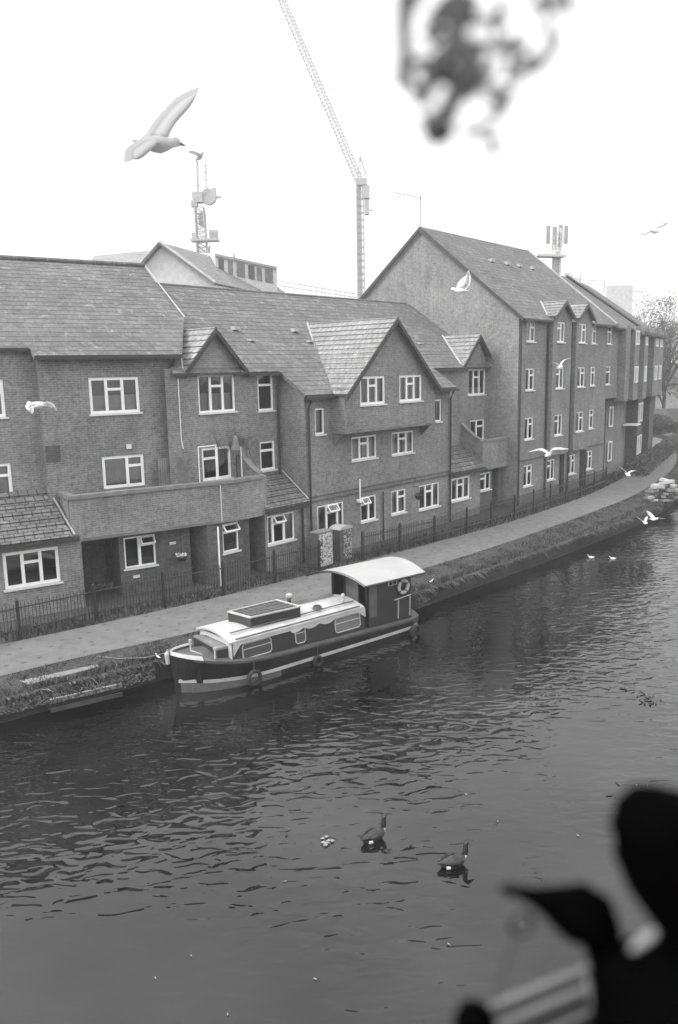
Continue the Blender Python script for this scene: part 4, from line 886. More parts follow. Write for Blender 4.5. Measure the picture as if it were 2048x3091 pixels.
# ================================================================ BIRDS
def featmat(name, c, tr=.35):
    m = bpy.data.materials.new(name); m.use_nodes = True; nt = m.node_tree; b = nt.nodes['Principled BSDF']; b.inputs['Base Color'].default_value = (c, c, c, 1); b.inputs['Roughness'].default_value = .8
    t = N(nt, 'ShaderNodeBsdfTranslucent'); t.inputs[0].default_value = (c, c, c, 1); mxs = N(nt, 'ShaderNodeMixShader'); mxs.inputs[0].default_value = tr
    o = [n for n in nt.nodes if n.type == 'OUTPUT_MATERIAL'][0]; nt.links.new(b.outputs[0], mxs.inputs[1]); nt.links.new(t.outputs[0], mxs.inputs[2]); nt.links.new(mxs.outputs[0], o.inputs[0]); return m
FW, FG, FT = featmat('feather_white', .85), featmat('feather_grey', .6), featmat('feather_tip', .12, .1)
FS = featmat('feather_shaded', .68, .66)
BILL = mat('bill', .06, .4, .1)
def cb(v): return RT * v[0] + UP * v[1] + fw * v[2]        # (right, up, away) of the photographer
def gull(pos, head, wings, label, L=.37, chord=.12, grp='gulls flying over the canal', mats=None):
    """body lofted from bill to tail, wings lofted along their own bent spars, joined in one mesh"""
    h = cb(head).normalized(); m = MB(); up = Vector((0, 0, 1)); up = (up - h * up.dot(h)).normalized(); sd = h.cross(up)
    prof = [(.47, .010, 0), (.44, .028, .008), (.37, .042, .012), (.30, .040, .006), (.2, .052, -.004), (.05, .068, -.012), (-.12, .062, -.01), (-.28, .036, 0), (-.38, .03, .006), (-.5, .045, .008)]
    rings = []
    for a, r, z in prof:
        ra, rb = (r, r) if a > -.3 else (r * (1.0 if a > -.45 else 1.2), .012)
        c = pos + h * a * L + up * z * L / .37; ra *= .86; rb *= .86; rings.append([c + sd * math.cos(t) * ra * L / .37 + up * math.sin(t) * rb * L / .37 for t in [2 * math.pi * k / 10 for k in range(10)]])
    m.loft(rings)
    for w_ in wings:
        P = [pos + h * .06 * L + up * .03] + [pos + cb(v) for v in w_]
        n = 12; pts = []
        for i in range(n + 1):                            # smooth the spar
            f = i / n * (len(P) - 1); j = min(int(f), len(P) - 2); q = f - j
            p0, p1, p2, p3 = P[max(j - 1, 0)], P[j], P[j + 1], P[min(j + 2, len(P) - 1)]
            pts.append(.5 * ((2 * p1) + (p2 - p0) * q + (2 * p0 - 5 * p1 + 4 * p2 - p3) * q * q + (3 * p1 - p0 - 3 * p2 + p3) * q ** 3))
        rr_ = []
        for i, p in enumerate(pts):
            f = i / n; t = (pts[min(i + 1, n)] - pts[max(i - 1, 0)]).normalized(); ax = (h - t * h.dot(t)); ax = ax.normalized() if ax.length > .05 else sd
            nn = t.cross(ax).normalized(); ch = chord * (1.15 - .25 * f) * (1 if f < .7 else max(.08, 1 - ((f - .7) / .3) ** 1.6)); th = .011 * (1 - .8 * f)
            c = p; rr_.append([c + ax * ch * .32, c + ax * ch * .1 + nn * th, c - ax * ch * .5, c + ax * ch * .1 - nn * th])
        m.loft(rr_, [1] * (n - 2) + [2] * 3)
        nf = 19
        for i in range(nf):                              # flight feathers along the trailing edge, fanning out at the tip
            f = .12 + .86 * i / (nf - 1); j = min(int(f * n), n - 1); q = f * n - j; p = pts[j].lerp(pts[j + 1], q); t = (pts[j + 1] - pts[j]).normalized()
            ax = (h - t * h.dot(t)); ax = ax.normalized() if ax.length > .05 else sd
            fan = max(0, (f - .45) / .55) * 1.15; dr = (-ax * math.cos(fan) + t * math.sin(fan)).normalized(); ch = chord * (1.15 - .25 * f); ln = ch * (.36 + .3 * max(0, f - .5)); wd = t.lerp(ax, max(0, fan / 2)).normalized() * ch * .13
            b0 = p - ax * ch * (.42 if f < .75 else .42 * (1 - f) * 4); nn = t.cross(ax).normalized() * .0015 * (i % 2)
            m.poly([b0 - wd + nn, b0 + dr * ln * .75 - wd + nn, b0 + dr * ln + nn, b0 + dr * ln * .78 + wd * .9 + nn, b0 + wd + nn], 1 if f < .8 else 2)
    o = m.build('gull', mats or [FW, FW, FG], smooth=True); tag(o, label, 'gull', grp)
    b = MB(); c = pos + h * .46 * L; b.bar(c, c + h * .1 * L - up * .008, .012 * L / .37, 0, 6, .003); b.build('bill', BILL, o)
    return o
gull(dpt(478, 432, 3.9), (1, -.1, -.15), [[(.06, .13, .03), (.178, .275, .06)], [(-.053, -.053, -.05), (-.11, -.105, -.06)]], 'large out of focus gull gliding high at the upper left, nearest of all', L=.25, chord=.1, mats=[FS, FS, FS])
gull(dpt(603, 472, 18), (-.6, -.1, .8), [[(.1, .16, .1), (.21, .38, .1)], [(-.1, -.02, -.2), (-.16, -.08, -.4)]], 'faint gull flying directly above the lattice mast at upper left')
gull(dpt(110, 1222, 15), (-.85, .1, -.4), [[(.1, .06, .15), (.22, -.05, .35)], [(-.1, -.04, -.15), (-.03, -.16, -.2)]], 'white gull diving in front of the far left brick wall')
gull(dpt(1387, 876, 16), (-.95, .15, .2), [[(.03, .17, .1), (.2, .38, .25)], [(.1, .1, -.1), (.13, .3, -.2)]], 'white gull with both wings raised in front of the tall gable')
gull(dpt(1691, 1108, 30), (.3, -.1, -.9), [[(-.16, .16, 0), (-.3, .19, .1)], [(.16, .26, 0), (.52, .38, .1)]], 'white gull beside second floor windows of the four storey block', L=.4)
gull(dpt(1656, 1372, 20), (-.6, -.35, -.7), [[(-.2, .12, 0), (-.45, .07, .05)], [(.18, .14, .1), (.55, .15, .2)]], 'white gull gliding level with wings spread above the far railings')
gull(dpt(1896, 1433, 33), (.2, -.3, -.9), [[(-.12, .16, 0), (-.32, .36, .1)], [(.12, .13, 0), (.36, .17, .1)]], 'white gull with wings in a V low above the far towpath', L=.4)
gull(dpt(1948, 1578, 30), (.1, -.2, -1), [[(-.14, .1, 0), (-.3, .22, 0)], [(.08, .12, .1), (.2, .24, .3)]], 'white gull skimming the bank edge at right, left one of two', L=.36)
gull(dpt(1974, 1567, 31), (.7, 0, -.7), [[(-.04, .16, .1), (-.16, .32, .2)], [(.16, .04, -.1), (.34, .03, -.2)]], 'white gull skimming the water at right, right one of two', L=.36)
gull(dpt(1976, 698, 23), (.9, 0, .4), [[(-.2, -.04, -.1), (-.42, -.18, -.2)], [(.14, .16, .1), (.44, .27, .2)]], 'grey gull against the sky at the upper right')
def floatbird(x, y, hd, label, cat, s=.8):
    p = gpt(x, y, ZW); m = MB(); h = Vector((math.cos(hd), math.sin(hd), 0)); up = Vector((0, 0, 1)); sd = h.cross(up); R_ = []
    for a, r, z in ((-.2, .01, .09), (-.14, .045, .05), (0, .075, .04), (.1, .06, .05), (.14, .035, .1), (.16, .03, .15), (.2, .028, .17), (.23, .008, .165)):
        c = p + h * a * s + up * z * s; R_.append([c + sd * math.cos(t) * r * s + up * math.sin(t) * r * s for t in [2 * math.pi * k / 8 for k in range(8)]])
    m.loft(R_); return tag(m.build('gull', [FW], smooth=True), label, cat, 'gulls resting on water and bank')
floatbird(1785, 1684, 2.8, 'tiny white gull swimming near the far bank, left one of two', 'gull', .7); floatbird(1850, 1688, 2.9, 'tiny white gull swimming near the far bank, right one of two', 'gull', .7)
def stander(x, y, hd, label):
    p = gpt(x, y, -.03); m = MB(); h = Vector((math.cos(hd), math.sin(hd), 0)); up = Vector((0, 0, 1)); sd = h.cross(up); R_ = []
    for a, r, z in ((-.2, .012, .15), (-.12, .035, .17), (0, .06, .2), (.08, .05, .24), (.1, .032, .29), (.12, .033, .33), (.16, .02, .34), (.2, .006, .33)):
        c = p + h * a + up * z; R_.append([c + sd * math.cos(t) * r + up * math.sin(t) * r for t in [2 * math.pi * k / 8 for k in range(8)]])
    R_ = [[p + (v - p) * .5 for v in q] for q in R_]
    m.loft(R_); o = tag(m.build('gull', [FW], smooth=True), label, 'gull', 'gulls resting on water and bank')
    for sg in (-1, 1): l = MB(); l.bar(p + sd * .03 * sg, p + sd * .02 * sg + up * .11, .005, 0, 4); l.build('leg', BILL, o)
stander(478, 1992, 2.6, 'small white gull standing on the grass just left of the bow'); stander(1303, 1762, .5, 'small white gull standing on the grass right of the rear cabin')
GB, GBK, GP, GN = mat('goose_brown', .045, .8, .6, 14, 40), mat('goose_dark', .04, .8, .2), mat('goose_pale', .5, .8, .15), mat('goose_black', .015, .5, .1)
def goose(tail, chest, hd, label):
    t = gpt(*tail, ZW); c = gpt(*chest, ZW); h = (c - t); h.z = 0; L = h.length; p = (t + c) / 2; p.z = ZW; h = h.normalized() * .8; up = Vector((0, 0, .8)); sd = h.normalized().cross(Vector((0, 0, 1))) * .8
    body = [(-.36, .012, .12, 0), (-.30, .05, .11, 1), (-.22, .09, .09, 1), (-.15, .115, .08, 0), (-.05, .14, .08, 0), (.08, .15, .085, 0), (.18, .13, .10, 0), (.24, .10, .14, 2), (.285, .062, .20, 3)]
    neck = [(.29, .06, .26, 3), (.29, .054, .33, 3), (.295, .05, .40, 3), (.31, .05, .45, 3), (.345, .056, .485, 3), (.39, .046, .485, 3), (.43, .03, .47, 3), (.48, .02, .45, 3), (.52, .008, .44, 3)]
    R_ = []; mt = []
    for a, r, z, mm in body + neck:
        cc = p + h * a + up * z; tilt = 0 if a < .2 or z < .15 else (1 if z < .5 else .2)
        e1 = sd; e2 = (up * (1 - tilt) - h * tilt).normalized() * .8 if tilt else up
        ry = r * (.85 if z < .15 else 1)
        R_.append([cc + e1 * math.cos(q) * r + e2 * math.sin(q) * ry for q in [2 * math.pi * i / 12 for i in range(12)]]); mt.append(mm)
    m = MB(); m.loft(R_, mt); o = tag(m.build('goose', [GB, GBK, GP, GN], smooth=True), label, 'goose', 'geese swimming on the canal')
    for sg in (-1, 1):
        w_ = MB(); Rw = []
        for a, hh, z, th in ((.16, .03, .13, .13), (.05, .07, .13, .155), (-.1, .065, .13, .14), (-.25, .035, .14, .08), (-.36, .008, .15, .03)):
            cc = p + h * a + up * z + sd * sg * th; Rw.append([cc + up * hh, cc + sd * sg * .012, cc - up * hh, cc - sd * sg * .02])
        w_.loft(Rw); w_.build('wing', GB, o, smooth=True)
        c_ = MB(); c_.bar(p + h * .345 + up * .475 + sd * sg * .036, p + h * .34 + up * .45 + sd * sg * .036, .010, 0, 6); c_.build('cheek_patch', LEAD, o)
    f = MB(); f.bar(p - h * .2 + up * .05 - sd * -.1, p - h * .12 + up * .05 - sd * -.12, .03, 0, 8); f.bar(p - h * .2 + up * .05 + sd * -.1, p - h * .12 + up * .05 + sd * -.12, .03, 0, 8); f.build('flank_patch', GP, o, split=True)
goose((1088, 2552), (1168, 2516), 0, 'brown goose with black neck swimming nearer the boat'); goose((1328, 2622), (1408, 2602), 0, 'brown goose with black neck swimming lower and further right')
# floating bits
LEAF = mat('floating_leaf', .26, .7, .2); DL = mat('floating_twig', .03, .8, .2)
rg = random.Random(8); m = MB()
for k in range(16):
    c = gpt(990 + rg.uniform(-16, 16), 2537 + rg.uniform(-16, 16), ZW + .012 + k * .0015); a = rg.uniform(0, 6.3); r = rg.uniform(.025, .05); m.poly([c + Vector((math.cos(a + t) * r * (1 if j % 2 else .5), math.sin(a + t) * r * (1 if j % 2 else .5), 0)) for j, t in enumerate([0, 1, 2, 3, 4, 5])])
tag(m.build('torn_paper', LEAF), 'pale crumpled scrap floating left of the nearer goose', 'scrap')
spots = [(862, 2660, 1), (578, 2885, 1), (688, 3062, 1), (952, 2955, 1), (1355, 2850, 1), (470, 2952, 1), (1408, 2398, 1), (1503, 2480, 1), (1745, 2522, 1), (1922, 2370, 1), (1955, 2371, 1), (1120, 2545, 0), (1240, 2550, 0), (865, 2520, 0), (1865, 2365, 0), (1840, 2400, 0)]
for i, (x, y, k) in enumerate(spots):
    c = gpt(x, y, ZW + .012); a = rg.uniform(0, 6.3); l = .03 if k else .08; m = MB(); d = Vector((math.cos(a), math.sin(a), 0)); s_ = Vector((-d.y, d.x, 0))
    m.hexa([c - d * l, c - s_ * l * .35, c + d * l, c + s_ * l * .35], [v + Vector((0, 0, .012)) for v in (c - d * l * .8, c - s_ * l * .2, c + d * l * .8, c + s_ * l * .2)])
    tag(m.build('feather' if k else 'leaf', LEAF if k else DL), 'small white feather floating on the canal' if k else 'small dark leaf floating on the canal', 'feather' if k else 'leaf', 'white feathers on the water' if k else 'dark leaves on the water')
for x0, x1, y0, y1 in ((1255, 1360, 2577, 2575), (1190, 1262, 2588, 2590)):
    m = MB(); a, b = gpt(x0, y0, ZW + .01), gpt(x1, y1, ZW + .01); m.pipe([a, a.lerp(b, .4) + Vector((.02, .03, 0)), b], .008, n=5); tag(m.build('floating_twig', DL), 'long thin dark twig floating behind the second goose' if x0 == 1255 else 'shorter dark twig floating left of the long one', 'twig')
t = gpt(1955, 2112, ZW); m = MB()
for k in range(14):
    a = t + Vector((rg.gauss(0, .18), rg.gauss(0, .3), .01)); b = a + Vector((rg.uniform(-.15, .15), rg.uniform(-.15, .15), rg.uniform(0, .08))); m.bar(a, b, .02, 0, 4)
tag(m.build('drift_twigs', DL), 'loose cluster of dark drifting twigs on the bright water at right', 'twigs')
# rubble pile on the right bank
t = thing('rubble_pile', gpt(2000, 1512, -.05), 'heap of pale broken slabs piled on the grass at the right edge', 'rubble'); bp_ = gpt(2000, 1512, -.05)
rg = random.Random(4)
for k in range(60):
    z = .08 + (k // 11) * .2; sp = 1.0 - (k // 11) * .1; c = bp_ + Vector((rg.uniform(-sp, sp), rg.uniform(-.45, .45), z)); a = rg.uniform(0, 3); X = Vector((math.cos(a), math.sin(a), rg.uniform(-.2, .2))).normalized(); Y = Vector((-X.y, X.x, 0)).normalized(); Z = X.cross(Y)
    m = MB(); m.abox(c, (rg.uniform(.12, .34), rg.uniform(.1, .2), rg.uniform(.04, .09)), 0, (X, Y, Z)); m.build('slab', CONC if k > 44 or k % 3 == 0 else LEAD, t)
# ================================================================ BEHIND THE ROOFS
def bigbox(m, a, b, depth, z0, z1):
    d = (b - a); d.z = 0; d.normalize(); o = Vector((-d.y, d.x, 0)) * depth
    m.hexa([Vector((v.x, v.y, z0)) for v in (a, b, b + o, a + o)], [Vector((v.x, v.y, z1)) for v in (a, b, b + o, a + o)])
D1 = 50
def at(x, y, yy=D1): d = ray(x, y); return CAM + d * (yy / d.y)
h1 = thing('brick_house', at(500, 1300), 'pale gable ended house rising behind the left roofs with a light verge', 'house')
a, p, b = at(408, 822), at(485, 735), at(652, 858); o = Vector((.35, 1, 0)) * 12
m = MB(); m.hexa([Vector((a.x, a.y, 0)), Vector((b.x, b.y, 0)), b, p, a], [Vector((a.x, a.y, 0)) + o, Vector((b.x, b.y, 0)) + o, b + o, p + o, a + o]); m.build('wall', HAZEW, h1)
m = MB(); f_ = Vector((0, -.3, .04)); slope(m, [p + f_, p + o, b + o, b + f_]); slope(m, [p + f_, p + o, a + o, a + f_]); m.build('roof', TILEL, h1)
m = MB(); m.bar(p + f_ * 1.3, b + f_ * 1.3, .12); m.bar(p + f_ * 1.3, a + f_ * 1.3, .05); m.build('verge', PALE, h1, split=True)
h2 = thing('modern_block', at(740, 1300, 56), 'flat roofed modern block with tall window bays behind the middle roofs', 'building')
m = MB(); a, b = at(650, 766, 54), at(836, 806, 58); z1a = a.z; o = Vector((-.2, 1, 0)) * 10
m.hexa([Vector((v.x, v.y, 0)) for v in (a, b, b + o, a + o)], [a, b, b + o, a + o]); q = at(586, 762, 62); 
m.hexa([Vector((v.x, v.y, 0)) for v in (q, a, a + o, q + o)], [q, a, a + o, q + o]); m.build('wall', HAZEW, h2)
for k, (u0, u1) in enumerate(((.05, .13), (.2, .27), (.33, .46), (.52, .62), (.66, .74), (.8, .93))):
    m = MB(); A1 = a.lerp(b, u0); B1 = a.lerp(b, u1); n_ = Vector((.1, -1, 0)) * .06; m.hexa([A1 - Vector((0, 0, 1.15)), B1 - Vector((0, 0, 1.15)), B1 - Vector((0, 0, 1.15)) + n_, A1 - Vector((0, 0, 1.15)) + n_], [A1 - Vector((0, 0, .25)), B1 - Vector((0, 0, .25)), B1 - Vector((0, 0, .25)) + n_, A1 - Vector((0, 0, .25)) + n_]); m.build('window', [HULLG, LEAD, LEAD][k % 3], h2)
m = MB(); n_ = Vector((.1, -1, 0)) * .15; m.hexa([a - Vector((0, 0, .16)), b - Vector((0, 0, .16)), b - Vector((0, 0, .16)) + n_, a - Vector((0, 0, .16)) + n_], [a, b, b + n_, a + n_]); m.build('parapet', CONC, h2)
m = MB(); c = at(707, 778, 58); m.bar(c, c + Vector((0, 0, .55)), .12, 0, 8, .02); m.bar(c + Vector((0, 0, .5)), c + Vector((0, 0, .9)), .02); m.build('finial', STEEL, h2)
h3 = thing('low_roofed_building', at(350, 1300, 60), 'pale hazy building with a low roof behind the left ridge', 'building')
m = MB(); P4 = [at(262, 805, 60), at(285, 772, 66), at(452, 756, 66), at(455, 812, 60)]; m.hexa([Vector((v.x, v.y, 8)) for v in P4], P4); m.build('roof', TILEL, h3)
m = MB(); m.hexa([Vector((v.x, v.y, 0)) for v in P4], [Vector((v.x, v.y, 7.99)) for v in P4]); m.build('wall', BRICK, h3)
# scaffold poles behind the middle roof
t = thing('scaffolding', at(900, 1300, 70), 'thin scaffold poles sticking up behind the middle roof ridge', 'scaffold')
for k in range(17):
    x = 843 + k * 14 + rg.uniform(-3, 3); top_ = at(x, rg.uniform(795, 845) + k * 1.6, 70); m = MB(); m.bar(Vector((top_.x, 70, 0)), top_ - Vector((0, 0, .35)), .016, 0, 5); m.build('pole', STEEL, t)
for y0, y1 in ((848, 880), (862, 890)):
    m = MB(); m.bar(at(843, y0, 69.9), at(1078, y1 + 8, 69.9), .03); m.build('ledger', STEEL, t)
# ================================================================ CRANES
def truss(m, p, q, w0, w1, bays, rc, rl, tri=False):
    d = (q - p).normalized(); a = d.cross(Vector((0, 1, 0))); a = a.normalized() if a.length > .1 else Vector((1, 0, 0)); b = d.cross(a).normalized()
    co = [(-1, -1), (1, -1), (1, 1), (-1, 1)] if not tri else [(-1, -1), (1, -1), (0, 1)]
    def node(k, c): f = k / bays; w_ = (w0 + (w1 - w0) * f) / 2; return p.lerp(q, f) + a * c[0] * w_ + b * c[1] * w_
    for c in co: m.bar(node(0, c), node(bays, c), rc, 0, 4)
    for k in range(bays):
        for i in range(len(co)):
            c, e = co[i], co[(i + 1) % len(co)]
            m.bar(node(k, c), node(k + 1, e) if k % 2 else node(k + 1, e), rl, 0, 3); m.bar(node(k, c), node(k, e), rl, 0, 3)
CD = 150
def cp_(x, y, dd=0): d = ray(x, y); return CAM + d * ((CD + dd) / d.y)
cr = thing('tower_crane', Vector((cp_(1088, 880).x, CD, 0)), 'tall hazy tower crane with its long lattice jib leaning up to the left', 'crane')
base = cp_(1089, 880); topm = cp_(1087, 560)
m = MB(); truss(m, Vector((base.x, CD, 0)), topm, 1.25, 1.25, 34, .1, .055); m.box(Fr((base.x, CD), 90), -.4, .4, -.4, .4, 2, topm.z); m.build('mast', STEEL, cr)
jb, je = cp_(1086, 545), cp_(840, -30)
m = MB(); truss(m, jb, jb + (je - jb) * 1.02, 1.3, 1.15, 52, .09, .05, True); m.build('jib', STEEL, cr)
pin = cp_(998, 262); apx = cp_(1087, 470); bk_ = cp_(1107, 530)
m = MB(); 
for a, b in ((cp_(1080, 548), apx), (cp_(1092, 548), apx), (apx, bk_)): m.bar(a, b, .07 if b is apx else .13)
m.build('a_frame', STEEL, cr)
m = MB(); m.bar(cp_(990, 300), pin, .05); m.bar(cp_(1000, 310), pin, .05); m.build('strut', STEEL, cr, split=True)
for a, b in ((apx, pin), (pin, cp_(940, 170)), (cp_(895, 25), cp_(910, 50))):
    m = MB(); m.bar(a, b, .035, 0, 4); m.build('stay_cable', STEEL, cr)
FCr = Fr((topm.x, CD), 90)
X = lambda x: cp_(x, 560).x - topm.x
Zz = lambda y: cp_(1095, y).z
m = MB(); m.box(FCr, X(1075), X(1108), -.8, .8, Zz(560), Zz(540)); m.box(FCr, X(1093), X(1116), -.7, .7, Zz(600), Zz(562)); m.build('machinery_deck', STEEL, cr, split=True)
m = MB(); m.box(FCr, X(1101), X(1114), -.6, .6, Zz(648), Zz(604)); m.box(FCr, X(1106), X(1127), -.05, .05, Zz(637), Zz(634)); m.build('counterweight', STEEL, cr, split=True)
for x in (1104, 1110, 1128):
    m = MB(); m.bar(FCr.w(X(x), 0, Zz(640)), FCr.w(X(x), 0, 12), .03, 0, 4); m.build('hanging_cable', STEEL, cr)
cr2 = thing('tower_crane', Vector((cp_(615, 760).x, CD, 0)), 'pale lattice crane mast with platforms behind the roofs at the left', 'crane')
F2 = Fr((cp_(614, 760).x, CD), 90); X = lambda x: cp_(x, 700).x - F2.P.x; Zz = lambda y: cp_(614, y).z
m = MB(); truss(m, F2.w(0, 0, 0), F2.w(0, 0, Zz(740)), 2.0, 2.0, 16, .12, .07); m.build('mast', STEEL, cr2)
m = MB(); truss(m, F2.w(X(609), 0, Zz(760)), F2.w(X(606), 0, Zz(625)), 1.7, 1.5, 9, .12, .08); m.build('climbing_frame', STEEL, cr2)
m = MB(); m.box(F2, X(603), X(624), -.5, .5, Zz(680), Zz(645)); m.build('panel', STEEL, cr2)
m = MB(); truss(m, F2.w(X(617), 0, Zz(585)), F2.w(X(619), 0, Zz(478)), 1.6, 1.5, 5, .07, .045); m.build('jib_seen_end_on', STEEL, cr2)
m = MB(); m.box(F2, X(577), X(660), -1.2, 1.2, Zz(729), Zz(723)); pf = m.build('platform', STEEL, cr2)
m = MB()
for x0, x1, y0 in ((577, 590, 698), (630, 656, 692)):
    for k in range(7): m.bar(F2.w(X(x0 + (x1 - x0) * k / 6), -1.1, Zz(724)), F2.w(X(x0 + (x1 - x0) * k / 6), -1.1, Zz(y0)), .1 if k % 2 else .05)
    m.box(F2, X(x0), X(x1), -1.15, -1.05, Zz(y0 + 3), Zz(y0))
    m.box(F2, X(x0) + .02, X(x1) - .02, -1.0, -.9, Zz(724), Zz(y0 + 6))
m.build('guard_rail', STEEL, pf)
m = MB(); m.box(F2, X(588), X(618), -.9, .9, Zz(612), Zz(582)); m.box(F2, X(583), X(602), -.8, .8, Zz(624), Zz(606)); m.build('slew_ring', STEEL, cr2, split=True)
m = MB(); c = F2.w(X(636), 0, Zz(595)); m.bar(c - Vector((0, .6, 0)), c + Vector((0, .6, 0)), 1.35, 0, 16); m.box(F2, X(648), X(658), -.4, .4, Zz(596), Zz(568)); m.box(F2, X(650), X(673), -.1, .1, Zz(600), Zz(593)); m.build('winch_drum', STEEL, cr2, split=True)
# ================================================================ ROOFTOP MOBILE MAST on block D
def mp(x, y, yy=58): d = ray(x, y); return CAM + d * (yy / d.y)
mm_ = thing('antenna_mast', mp(1680, 835), 'pale rooftop antenna mast with panel aerials behind the four storey block', 'antenna')
FM = Fr(mp(1680, 835), 75); X = lambda x: (mp(x, 760) - FM.P).dot(FM.D); Zz = lambda y: mp(1680, y).z
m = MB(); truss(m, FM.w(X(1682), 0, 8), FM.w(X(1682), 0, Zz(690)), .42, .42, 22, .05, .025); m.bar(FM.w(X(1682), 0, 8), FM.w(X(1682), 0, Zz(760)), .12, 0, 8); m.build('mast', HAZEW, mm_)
for x, y0, y1, n in ((1655, 680, 735, -.25), (1663, 688, 740, .3), (1681, 682, 752, -.35), (1695, 678, 745, -.1), (1702, 684, 738, .35)):
    m = MB(); m.box(FM, X(x) - .13, X(x) + .13, n - .07, n + .07, Zz(y1), Zz(y0)); m.build('panel_aerial', CONC if x != 1681 else LEAD, mm_)
m = MB(); m.box(FM, X(1605), X(1706), -.4, .4, Zz(777), Zz(770)); pf = m.build('platform', HAZEW, mm_)
m = MB()
for x in (1606, 1613, 1640, 1662): m.bar(FM.w(X(x), -.38, Zz(771)), FM.w(X(x), -.38, Zz(690 if x < 1620 else 748)), .025)
for y in (748, 758): m.bar(FM.w(X(1606), -.38, Zz(y)), FM.w(X(1704), -.38, Zz(y)), .02)
m.build('guard_rail', HAZEW, pf)
t = thing('roof_plant', mp(1760, 860, 62), 'hazy rooftop railings and vents behind the farthest roofs', 'roof plant')
for x, y0, y1, w_ in ((1710, 825, 850, .5), (1722, 832, 850, .3), (1738, 838, 856, .35), (1752, 820, 860, .12), (1825, 845, 868, .1)):
    m = MB(); c = mp(x, y1 + 14, 62); c2 = mp(x, y0, 62); m.abox((c + c2) / 2, (w_ / 2, w_ / 2, (c2.z - c.z) / 2)); m.build('vent', HAZEW, t)
for y in (842, 852):
    m = MB(); m.bar(mp(1715, y, 62), mp(1830, y + 6, 62), .03); m.build('rail', HAZEW, t)
cb_ = thing('back_block', mp(1860, 900, 80), 'hazy flat topped block just behind the farthest roof', 'building')
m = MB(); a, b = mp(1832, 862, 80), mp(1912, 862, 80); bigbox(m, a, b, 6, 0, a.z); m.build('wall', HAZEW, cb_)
m = MB(); a, b = mp(1915, 885, 80), mp(1942, 895, 80); m.bar(mp(1912, 878, 80), mp(1942, 880, 80), .05); m.bar(mp(1942, 880, 80), mp(1942, 905, 80), .05); m.build('rail', HAZEW, cb_)
# ================================================================ FAR RIGHT: bridge, trees, shrubs
br_ = thing('road_bridge', (42, 92, 0), 'low grey road bridge over the canal beyond the end of the towpath', 'bridge')
m = MB(); m.hexa([Vector((30.5, 90, 1.1)), Vector((70, 84, 1.1)), Vector((70, 92, 1.1)), Vector((30.5, 98, 1.1))], [Vector((30.5, 90, 1.7)), Vector((70, 84, 1.7)), Vector((70, 92, 1.7)), Vector((30.5, 98, 1.7))]); m.build('deck', LEAD, br_)
m = MB(); m.hexa([Vector((30.5, 90, 1.7)), Vector((70, 84, 1.7)), Vector((70, 84.3, 1.7)), Vector((30.5, 90.3, 1.7))], [Vector((30.5, 90, 2.6)), Vector((70, 84, 2.6)), Vector((70, 84.3, 2.6)), Vector((30.5, 90.3, 2.6))]); m.build('parapet', BRICK, br_)
m = MB(); m.hexa([Vector((29, 90.1, -1)), Vector((33.5, 89.6, -1)), Vector((33.5, 98, -1)), Vector((29, 98, -1))], [Vector((29, 90.1, 1.1)), Vector((33.5, 89.6, 1.1)), Vector((33.5, 98, 1.1)), Vector((29, 98, 1.1))]); m.build('abutment', BRICK, br_)
FOL = [mat('foliage_dark', .05, .8, .3), mat('foliage_mid', .09, .8, .3)]
def tree(x, y, H_, rad, seed, label, leaves, grp='trees beyond the end of the towpath'):
    rg = random.Random(seed); t = thing('tree', (x, y, -.05), label, 'tree', grp); m = MB(); P0 = Vector((x, y, -.05))
    m.bar(P0, P0 + Vector((0, 0, H_ * .4)), H_ * .02, 0, 8, H_ * .014)
    for k in range(7): 
        a = rg.uniform(0, 6.28); v = Vector((math.cos(a) * .6, math.sin(a) * .6, 1)).normalized(); branchy(m, P0 + Vector((0, 0, H_ * rg.uniform(.2, .4))), v, H_ * .28, H_ * .009, 4, rg, .55)
    m.build('trunk', TWIG, t)
    c = MB()
    cl = [(rg.uniform(-1, 1) * rad, rg.uniform(-1, 1) * rad, H_ * rg.uniform(.35, .95), rg.uniform(.2, .42) * rad) for k in range(26)]
    for k in range(leaves):
        q = rg.choice(cl); f = max(.3, 1.25 - q[2] / H_ ); v = Vector((rg.gauss(0, 1), rg.gauss(0, 1), rg.gauss(0, 1))).normalized() * q[3] * rg.random() ** .4
        p = P0 + Vector((q[0] * f, q[1] * f, q[2])) + v; a = Vector((rg.uniform(-1, 1), rg.uniform(-1, 1), rg.uniform(-1, 1))).normalized() * .14; b = a.orthogonal().normalized() * .08; c.poly([p - a, p + b, p + a, p - b], rg.choice((0, 1)))
    if leaves: c.build('crown', FOL, t)
tree(37.5, 92, 12.5, 4.6, 1, 'tall half bare hazy tree at the right edge beyond the bridge', 2600)
tree(34.5, 96, 10, 4.2, 2, 'shorter leafy tree beside the end of the farthest block', 7000)
tree(41, 104, 16, 5, 3, 'bare branched tree rising behind at the extreme right', 2500)
tree(30.5, 92, 8.5, 3.2, 5, 'low bushy tree just behind the farthest block', 7000)
m = MB(); rg = random.Random(9)
for k in range(6000):
    p = Vector((rg.uniform(25.5, 40), rg.uniform(86, 89.6), 0)); p.z = rg.uniform(0, 1.6 + .5 * math.sin(p.x * 1.3)); a = Vector((rg.uniform(-1, 1), rg.uniform(-1, 1), rg.uniform(-1, 1))).normalized() * .15; b = a.orthogonal().normalized() * .09
    if p.x > 30.8 and p.x < 32.6: p.x += 2.5
    m.poly([p - a, p + b, p + a, p - b], rg.choice((0, 1)))
tag(m.build('shrub_belt', FOL), 'band of mixed shrubs in front of the bridge at the far right', 'shrubs')
gh = thing('canal_house', (44, 112, 0), 'pale low house seen between the trees beyond the bridge', 'house')
